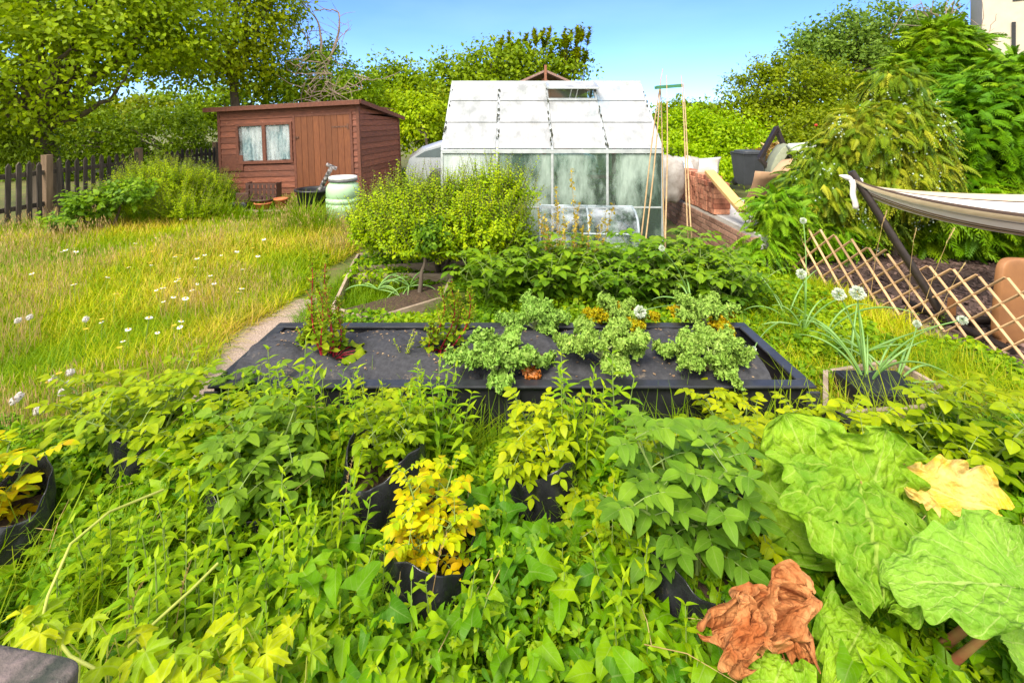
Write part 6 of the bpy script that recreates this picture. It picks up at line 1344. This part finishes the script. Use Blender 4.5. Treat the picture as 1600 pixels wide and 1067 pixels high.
RH = empty('rhubarb', (1.12, 1.32, 0), label='large rhubarb plant with huge crinkled leaves in the right foreground', cat='rhubarb'); ro = np.array(RH.location)
M['rstalk'] = mat('rhubarb_stalk', (.34, .26, .08), .4, (.30, .08, .05), 9)
def rleaf(nm_label, b, tip, up, wd, seed, m, root_=RH, stalk=True, name='leaf', **kw):
    bb = np.array(at(*b))-ro; tt = np.array(at(*tip))-ro; P_, uv, nl, nw = big_leaf(bb, tt, up, wd, seed, **kw); g = Geo(); gridsurf(g, P_, uv); o = g.build(name, m, root_); 
    if nm_label: o['label'] = nm_label
    if stalk: g = Geo(); r0 = V3(rv(-.05, .05), rv(-.05, .05), 0); bq = bb-nrm(np.array(up, float))*.012; mpt = (r0+bq)/2+V3(0, .03, -.05); tube(g, [r0, mpt, bq], [.016, .013, .007], 8); g.build('stalk', M['rstalk'], root_)
    return o
rleaf('tall back leaf with frilled edges', (1325, 850, 1.42), (1225, 645, 1.58), (-.2, -1, .55), .46, 3, RM, droop=-.05, cup=-.22, frill=.045, curl=.35, shape=1)
rleaf('broad leaf fanning up to the right', (1345, 855, 1.40), (1388, 672, 1.54), (.2, -1, .5), .42, 8, RM, droop=.0, cup=-.2, frill=.05, curl=.4, shape=1)
rleaf('dark crinkled leaf at the centre', (1345, 750, 1.42), (1395, 925, 1.12), (0, -.75, 1), .46, 5, RM3, droop=.12, cup=-.12, frill=.04, blister=.026, shape=1)
rleaf('pale leaf spreading to the right', (1590, 915, 1.14), (1385, 890, 1.14), (0, -.25, 1), .25, 6, RM2, droop=.15, cup=.15, frill=.03, curl=.4)
rleaf('smooth leaf at the right edge', (1560, 985, 1.12), (1590, 815, 1.34), (-.1, -1, .6), .28, 7, RM2, droop=.05, cup=-.15, frill=.02, shape=1)
rleaf('small leaf edge behind the pale leaf', (1480, 860, 1.3), (1560, 850, 1.3), (0, -.4, 1), .2, 9, RM, droop=.1)
rleaf('bright yellow folded leaf', (1560, 800, 1.42), (1400, 742, 1.52), (.1, -.9, .7), .20, 12, RY, cup=.2, droop=.05, frill=.025, crumple=.006, blister=.003, shape=1)
rleaf('holed leaf in the bottom shade', (1225, 1030, 1.1), (1190, 1120, 1.0), (0, -.4, 1), .18, 14, RM, droop=.2, shape=1)
rleaf('shaded low leaf under the big ones', (1350, 975, 1.22), (1310, 1040, 1.1), (0, -.3, 1), .17, 15, RM, droop=.3, shape=1)
rleaf('orange brown withered leaf crumpled on the left', (1255, 930, 1.16), (1115, 985, 1.09), (-.1, -.8, .8), .125, 21, RO, stalk=False, crumple=.022, frill=.03, blister=.006, droop=.25, shape=1, cup=.1)
rleaf('withered tail of the brown leaf', (1180, 950, 1.14), (1145, 1035, 1.04), (-.2, -.9, .6), .10, 23, RO, stalk=False, crumple=.022, frill=.03, blister=.01, droop=.2, shape=1)
rleaf('small ochre dead leaf piece', (1230, 985, 1.15), (1262, 1015, 1.1), (0, -.6, .8), .08, 25, RO, stalk=False, crumple=.02, shape=1)

# ------------------------------------------------------------------ hop leaves bottom left
rt = empty('hop_vine', (-.75, .95, 0), label='yellow green hop vine with lobed toothed leaves along the bottom left', cat='vine'); o0 = np.array(rt.location); g = Geo(); gs = Geo(); st = Stamps(); r = np.random.RandomState(3)
for k in range(46):
    px = rv(150, 480) if k < 34 else rv(0, 150); py = rv(985, 1075) if k < 34 else rv(950, 1000); py = py-(12 if px > 300 else 0); zz = rv(.48, .56) if k < 34 else rv(.48, .55); p = np.array(gnd(px, py, zz))-o0
    az = r.rand()*6.28; o = V3(math.cos(az), math.sin(az)-.4, 0); st.add(p, nrm(o+V3(0, 0, -.1)), nrm(V3(0, -.35, 1)+r.normal(size=3)*.25), rv(.05, .085)); tube(gs, [p, p-V3(rv(-.03, .03), -.02, .07), V3(p[0]*.8, p[1]*.8, .2)], [.0015, .002, .003], 4, cap=False)
st.flush(g, LB); g.build('leaves', G_['hop'], rt)
for path in ([(50, 1030, .45), (75, 930, .55), (110, 850, .6), (170, 800, .6), (255, 765, .55)], [(75, 980, .5), (110, 1025, .5), (160, 1050, .48)], [(200, 1010, .5), (300, 920, .5), (340, 880, .5)]):
    tube(gs, [tuple(np.array(gnd(a, b_, c))-o0) for a, b_, c in path], .0035, 6)
gs.build('stems', mat('hop_stem', (.40, .42, .08), .5, (.3, .34, .05), 20), rt)

# ------------------------------------------------------------------ ground cover in the foreground
BAGV = [(-1.76, 1.64, .15), (-1.55, 2.02, .15), (-.50, 1.86, .17), (-.26, 1.50, .16), (.12, 1.86, .16)]
def cover_h(x, y):
    P_ = np.stack([x, y], -1); h = .26+.12*snoise(P_, 3.6, 21)+.06*snoise(P_, 10, 22)
    for bx, by, br_ in BAGV:
        dx_, dy_ = x-bx, y-by+.14; h = h*(1-.35*np.exp(-((dx_/(br_*1.1))**2+(dy_/.14)**2)**1.6)); h = np.where((x-bx)**2+(y-by)**2 < (br_*.95)**2, .0, h)
    h = np.where(y > 2.12, h*.55, h); return np.clip(h, .02, None)
def inside(x, y): return ~((x > BX0-.04) & (x < BX1+.04) & (y > BY0-.04) & (y < BY1+.04))
def scatter_cover(name, label, cat, n, x0, x1, y0, y1, tpls, sz, mt, hf=cover_h, lo=.25, seed=1, upn=.5, mask=None, dens=None):
    r = np.random.RandomState(seed); x = x0+(x1-x0)*r.rand(n); y = y0+(y1-y0)*r.rand(n); k = inside(x, y)
    if mask is not None: k &= mask(x, y)
    x, y = x[k], y[k]; n = len(x); h = hf(x, y); z = h*(lo+(1-lo)*r.rand(n)**.6); k = h > .025; x, y, z = x[k], y[k], z[k]; n = len(x); a = r.rand(n)*6.28
    d = nrm(np.stack([np.cos(a), np.sin(a)-.15, r.normal(size=n)*.35-.1], -1)); u = nrm(np.stack([r.normal(size=n)*upn, r.normal(size=n)*upn-.25, np.ones(n)], -1)); cl = snoise(np.stack([x, y], -1), 6, seed)
    rn = np.clip(.5+.3*cl+.25*r.normal(size=n), 0, 1); sc = sz*(.5+.9*r.rand(n)); g = Geo(); kk = r.randint(len(tpls), size=n)
    for i, t_ in enumerate(tpls): q = kk == i; stamp(g, t_, np.stack([x, y, z], -1)[q], d[q], u[q], sc[q], rn[q])
    o = g.build(name, mt); return tag(o, label, cat, kind='stuff')
LBS = [lobed_tpl(5, 6, .5, .3), lobed_tpl(3, 7, .45, .2)]
HTW = [leaf_tpl('heart', 6, 2, 1.0, f, d, seed=i, wave=.35) for i, (f, d) in enumerate(((.2, .25), (.3, .4), (.1, .5), (.35, .15)))]
scatter_cover('bindweed', 'mat of heart shaped bindweed leaves covering the ground between the grow bags', 'ground cover', 24000, -2.6, 2.8, 1.0, 2.36, HTW, .040, G_['bind'], seed=61)
scatter_cover('big_bindweed', 'larger heart shaped leaves climbing over the foreground weeds', 'ground cover', 1400, -2.2, 2.4, 1.0, 1.9, HTW, .058, G_['bind'], lambda x, y: cover_h(x, y)*1.15, seed=69, lo=.75, upn=.4)
scatter_cover('chickweed', 'small round leaved weeds filling the gaps in the foreground', 'ground cover', 34000, -2.6, 3.0, 1.0, 2.36, OVs+RD, .024, G_['weed'], seed=62, lo=.1)
scatter_cover('lobed_weeds', 'ragged lobed weed leaves among the foreground growth', 'ground cover', 3200, -2.4, 2.6, 1.0, 2.3, [t_[:3] for t_ in LBS], .032, G_['weed'], lambda x, y: cover_h(x, y)*1.1, seed=70, lo=.5)
scatter_cover('lance_weeds', 'narrow leaved weeds mixed in the foreground', 'ground cover', 16000, -2.6, 2.8, 1.0, 2.36, LN, .042, G_['mint'], seed=63, lo=.5)
def midh(x, y): P_ = np.stack([x, y], -1); return .13+.07*snoise(P_, 3, 31)+.03*snoise(P_, 9, 32)
def mmask(x, y): return ~((x > -1.5) & (x < -.35) & (y > 3.75) & (y < 4.8))
scatter_cover('mixed_weeds', 'low leafy weeds behind the black bed', 'ground cover', 22000, -1.45, 2.7, 3.1, 4.6, OVs+LN+RD, .04, G_['weed'], midh, seed=64, mask=mmask)
scatter_cover('right_weeds', 'creeping weeds round the onion bed', 'ground cover', 15000, 1.5, 3.3, 2.05, 3.4, OVs+LN+RD, .038, G_['weed'], lambda x, y: midh(x, y)*.7*np.where((x > 1.62) & (x < 2.1) & (y > 2.35) & (y < 2.8), .4, 1), seed=65)
scatter_cover('edge_weeds', 'green weeds along the foot of the greenhouse', 'ground cover', 9000, -1.6, 2.5, 4.5, 5.38, OVs+LN, .05, G_['mint'], lambda x, y: midh(x, y)*1.5, seed=66)

# ------------------------------------------------------------------ grasses
def blades(name, label, n, sampler, hgt, wsc, mt, seed=1, tan=None, cat='grass'):
    r = np.random.RandomState(seed); x, y = sampler(r, n); k = inside(x, y); x, y = x[k], y[k]; n = len(x); a = r.rand(n)*6.28; sp = .15+.5*r.rand(n)
    d = nrm(np.stack([np.cos(a)*sp, np.sin(a)*sp, np.ones(n)], -1)); u = nrm(np.stack([-np.cos(a), -np.sin(a), sp*.5+.2], -1)); c = snoise(np.stack([x, y], -1), 1.9, seed, 4)
    rn = np.clip(.42+.58*c+.2*r.normal(size=n), 0, 1) if tan is None else tan(x, y, r); hh = hgt*(.45+.75*r.rand(n))*(1+.3*c); g = Geo(); kk = r.randint(len(BL), size=n); w_ = wsc*(1+.0*y)*np.maximum(1, y/3.5)
    for i, t_ in enumerate(BL): q = kk == i; stamp(g, t_, np.stack([x, y, gz(x, y)-.01], -1)[q], d[q], u[q], hh[q], rn[q], wsc=w_[q])
    o = g.build(name, mt); return tag(o, label, cat, kind='stuff')
def lawn_s(r, n):
    y = 2.1+6.9*r.rand(n)**.8; x = -1.13*y-.1+(1.13*y-1.95+.1)*r.rand(n); k = (x > -7.5) & ~((x > -5.7+0) & (y > 9.0)); e = -2.0-.12*np.sin(y*4); k &= (x < e+.05*r.normal(size=n)); return x[k], y[k]
blades('lawn_grass', 'long unmown yellowing lawn grass', 120000, lawn_s, .15, 1.1, G_['grass'], 71)
blades('lawn_tufts', 'greener grass among the dry lawn', 30000, lawn_s, .17, 1.3, G_['ggrass'], 72)
def shed_s(r, n): y = 7.4+2.0*r.rand(n); x = -6.6+3.6*r.rand(n); k = ~((x > -5.5) & (y > 9.0-.1)); return x[k], y[k]
blades('shed_grass', 'taller green grass in front of the shed', 9000, shed_s, .32, 1.0, G_['ggrass'], 73)
def right_s(r, n): y = 2.3+3.0*r.rand(n); x = 1.6+(1.5+(5.3-y)*.0)*r.rand(n); x = np.minimum(x, 2.75+(5.3-y)*.27+.05); return x, y
blades('rough_grass', 'dry and green rough grass between the onions and the trellis', 30000, right_s, .17, 1.0, G_['grass'], 74)
def fg_s(r, n): return -2.4+4.8*r.rand(n), 1.05+1.3*r.rand(n)
blades('foreground_grass', 'thin grass blades among the foreground weeds', 15000, fg_s, .38, .6, G_['ggrass'], 75)
def mid_s(r, n): return -1.75+.8*r.rand(n)+.0, 3.7+1.7*r.rand(n)
blades('bed_grass', 'green grass round the timber beds', 9000, mid_s, .14, 1.0, G_['ggrass'], 76)
def mid2_s(r, n): return -.6+1.2*r.rand(n), 3.15+1.0*r.rand(n)
blades('tall_green_grass', 'bright soft grass between the timber bed and the kale', 7000, mid2_s, .28, .8, G_['ggrass'], 77)
def behind_s(r, n): y = 9.5+4*r.rand(n); return -7.2+9*r.rand(n), y
blades('far_grass', 'rough grass around the shed and beyond', 12000, behind_s, .4, 1.0, G_['ggrass'], 78)
# tan seed heads over the lawn
r = np.random.RandomState(80); x, y = lawn_s(r, 9000); n = len(x); c = snoise(np.stack([x, y], -1), 1.2, 81); k = c > .12; x, y = x[k], y[k]; n = len(x); a = r.rand(n)*6.28; lean = r.rand(n)*.35
d = nrm(np.stack([np.cos(a)*lean, np.sin(a)*lean, np.ones(n)], -1)); L = .17+.14*r.rand(n); g = Geo(); wS = .7*np.maximum(1, y/4)
stamp(g, BL[0], np.stack([x, y, 0*x], -1), d, nrm(np.stack([-np.sin(a), np.cos(a), .2+0*a], -1)), L, r.rand(n), wsc=wS*.5)
stamp(g, leaf_tpl('lance', 3, 1, .16, .3, .1), np.stack([x, y, 0*x], -1)+d*L[:, None]*.82, d, nrm(np.stack([-np.sin(a), np.cos(a), .2+0*a], -1)), .045, r.rand(n), wsc=wS)
tag(g.build('seeding_grass', G_['straw']), 'tan seeding grass heads over the lawn', 'grass', kind='stuff')
# tufts: countable clumps
def tuft_mesh(n, h, mt, seed, w_=1.):
    r = np.random.RandomState(seed); x, y = r.normal(size=(2, n))*.06; a = np.arctan2(y, x)+r.normal(size=n)*.5; sp = .1+.6*r.rand(n); g = Geo()
    d = nrm(np.stack([np.cos(a)*sp, np.sin(a)*sp, np.ones(n)], -1)); u = nrm(np.stack([-np.cos(a), -np.sin(a), .3+0*a], -1)); kk = r.randint(4, size=n); hh = h*(.5+.6*r.rand(n))
    for i, t_ in enumerate(BL): q = kk == i; stamp(g, t_, np.stack([x, y, 0*x], -1)[q], d[q], u[q], hh[q], r.rand(q.sum()), wsc=np.full(q.sum(), w_))
    return g.mesh('tuft', mt)
TM = [tuft_mesh(230, .42, G_['ggrass'], 1, .8), tuft_mesh(160, .3, G_['ggrass'], 2, .8)]
for i, (px, py, Y, sc, lb) in enumerate(((478, 360, 7.2, 1.5, 'dark green grass tuft in front of the black tub'), (440, 368, 6.9, 1.1, 'small grass tuft left of the tub'), (350, 345, 7.9, 1.3, 'grass tuft by the pallet shelf'), (320, 330, 8.2, 1.4, 'grass tuft at the shed corner'), (505, 372, 6.8, 1.1, 'grass tuft under the green barrel'), (440, 455, 4.6, .9, 'round green tuft on the lawn near the timber beds'), (700, 660, 2.2, .8, 'wispy grass tuft below the black bed rim'), (775, 560, 2.62, .4, 'tiny grass tuft in a slot of the fabric'))):
    single('grass_tuft', TM[i % 2], ((px-800)/740*Y, Y, .25 if Y == 2.62 else 0), i, sc, lb, 'grass tuft', 'grass tufts')
# daisies and dandelion clocks
dm = mat('daisy_white', (.8, .8, .76), .7, (.7, .7, .66), 9); ym = mat('daisy_yellow', (.6, .42, .02), .7)
g = Geo(); n = 11
for k in range(n): a = k/n*6.283; stamp(g, leaf_tpl('lance', 2, 1, .45, 0, .1), [V3(math.cos(a)*.003, math.sin(a)*.003, .16)], [V3(math.cos(a), math.sin(a), .15)], [V3(0, 0, 1)], .014, .5, 0)
lathe(g, [(0, .168), (.004, .167), (.006, .162)], 8, mat=1); tube(g, [(0, 0, 0), (.003, 0, .08), (0, 0, .16)], .001, 4, mat=2, cap=False)
dme = g.mesh('daisy', [dm, ym, G_['stemg']])
DS = [(343, 398), (202, 386), (110, 402), (232, 414), (268, 418), (273, 415), (284, 435), (334, 448), (310, 415), (308, 418), (210, 423), (253, 467), (260, 470), (262, 471), (286, 476), (290, 468), (307, 460), (178, 478), (201, 514), (192, 522), (224, 511), (243, 516), (270, 512), (227, 517), (283, 436), (330, 437), (362, 402), (378, 421), (363, 467), (370, 468), (195, 533), (291, 511), (108, 400), (90, 394), (240, 378), (285, 352), (155, 372), (318, 403), (420, 380), (300, 440), (150, 440), (120, 460), (170, 500), (60, 430), (400, 410), (250, 450)]
for i, (px, py) in enumerate(DS): q = gnd(px, py, .18); single('daisy', dme, (q.x, q.y, .02), i, 1.0+.25*(i % 3), 'small white daisy on the dry lawn', 'daisy', 'white daisies scattered over the lawn', (R(rv(0, 25)), R(rv(-15, 15))))
g = Geo(); rC = np.random.RandomState(4); D = nrm(rC.normal(size=(260, 3))); stamp(g, leaf_tpl('blade', 1, 1, .08, 0, 0), D*.004+[0, 0, .2], D, np.roll(D, 1, 1), .022, .5, 0); stamp(g, leaf_tpl('blade', 1, 1, .9, 0, 0), D*.02+[0, 0, .2], np.roll(D, 1, 1), D, .006, .5, 0); tube(g, [(0, 0, 0), (0, 0, .2)], .0015, 4, mat=1, cap=False)
cme = g.mesh('clock', [mat('seed_fluff', (.72, .68, .62), .9), G_['stemg']])
for i, (px, py) in enumerate(((28, 505), (46, 500), (134, 503), (110, 587), (108, 605), (82, 598), (98, 618), (22, 632), (30, 625), (60, 648))): q = gnd(px, py, .2); single('dandelion_clock', cme, (q.x, q.y, .04), i, .9, 'fluffy grey dandelion seed head at the left of the lawn', 'dandelion clock', 'dandelion clocks at the left of the lawn')
g = Geo()
for k in range(16): a = k*.39; stamp(g, leaf_tpl('lance', 2, 1, .5, 0, .1), [V3(0, 0, .12)], [V3(math.cos(a), math.sin(a), .3)], [V3(0, 0, 1)], .012, .5, 0)
tube(g, [(0, 0, 0), (0, 0, .12)], .001, 4, mat=1, cap=False); bme = g.mesh('buttercup', [ym, G_['stemg']])
for i, (px, py) in enumerate(((237, 402), (275, 408), (283, 408), (280, 450), (276, 445), (395, 396), (159, 512), (272, 522), (187, 558), (92, 600), (76, 614), (108, 640), (235, 420), (310, 400), (134, 528))): q = gnd(px, py, .14); single('yellow_flower', bme, (q.x, q.y, .02), i, 1.5, 'tiny yellow flower in the lawn', 'yellow flower', 'tiny yellow lawn flowers')
g = Geo(); rD = np.random.RandomState(90)
for k in range(110):
    x, y = -2.0+4.0*rD.rand(), 1.1+1.0*rD.rand(); h = float(cover_h(np.array(x), np.array(y))); a = rD.rand()*6.28; L = .08+.22*rD.rand(); p = V3(x, y, h*(.7+.4*rD.rand())); d = nrm(V3(math.cos(a), math.sin(a), rD.normal()*.35))
    tube(g, [p, p+d*L*.5+V3(0, 0, .015), p+d*L+V3(0, 0, -.01)], [.0014, .0012, .0007], 4, rnd=rD.rand(), cap=False)
tag(g.build('dead_stems', G_['straw']), 'thin dead straw stems tangled in the foreground weeds', 'dead stems', kind='stuff')
# tall straw stalks with seed heads
gS = Geo(); tube(gS, [(0, 0, 0), (.01, 0, .25), (.04, 0, .5)], [.0018, .0015, .001], 4, cap=False)
for k in range(26): t_ = k/26; stamp(gS, LN[0], [V3(.03+.018*t_*1.4, 0, .44+.10*t_)], [nrm(V3(rv(-.5, .5), rv(-.5, .5), 1))], [V3(1, .2, 0)], .014, .5)
sme = gS.mesh('stalk', G_['straw'])
for i, (px, py, Y, sc, tl, lb) in enumerate(((1378, 328, 3.9, 1.3, .15, 'dry grass stalk in front of the hammock arm'), (1428, 357, 3.8, 1.1, .0, 'upright dry grass stalk left of the hammock fold'), (1480, 348, 3.7, 1.3, .45, 'dry grass stalk leaning right under the hammock'), (1500, 400, 3.6, 1.0, .6, 'bent dry grass stalk before the bark mulch'), (215, 940, 1.25, .9, .5, 'pale seeding grass stalk leaning right in the left foreground'), (290, 900, 1.25, .9, .1, 'upright pale seeding grass stalk in the left foreground'), (207, 960, 1.2, .8, .0, 'short pale seeding stalk near the hop vine'), (690, 830, 1.3, .9, .1, 'slim grass stalk before the yellow potato plant'), (545, 740, 1.55, 1, .0, 'slim dark green stalk left of the yellow potato plant'))):
    p = np.array(at(px, py, Y)); b0 = p-V3(tl*.5, 0, 0); z0 = max(p[2]-.54*sc, 0); single('grass_stalk', sme, (p[0]-.04-tl*.27*sc, Y, z0), 0, sc, lb, 'grass stalk', 'tall seeding grass stalks', (0, tl*.6))
tom = PV[2]
for i, (x, y, lb) in enumerate(((.55, 6.3, 'green plant growing inside the greenhouse left of the middle'), (1.2, 6.25, 'green plant growing inside the greenhouse at the right'), (.1, 6.5, 'green plant growing inside the greenhouse at the left'))): plant2('tomato_plant', tom[0], tom[1]['potdark'], (x, y, .25), i, 1.5, lb, 'plant')
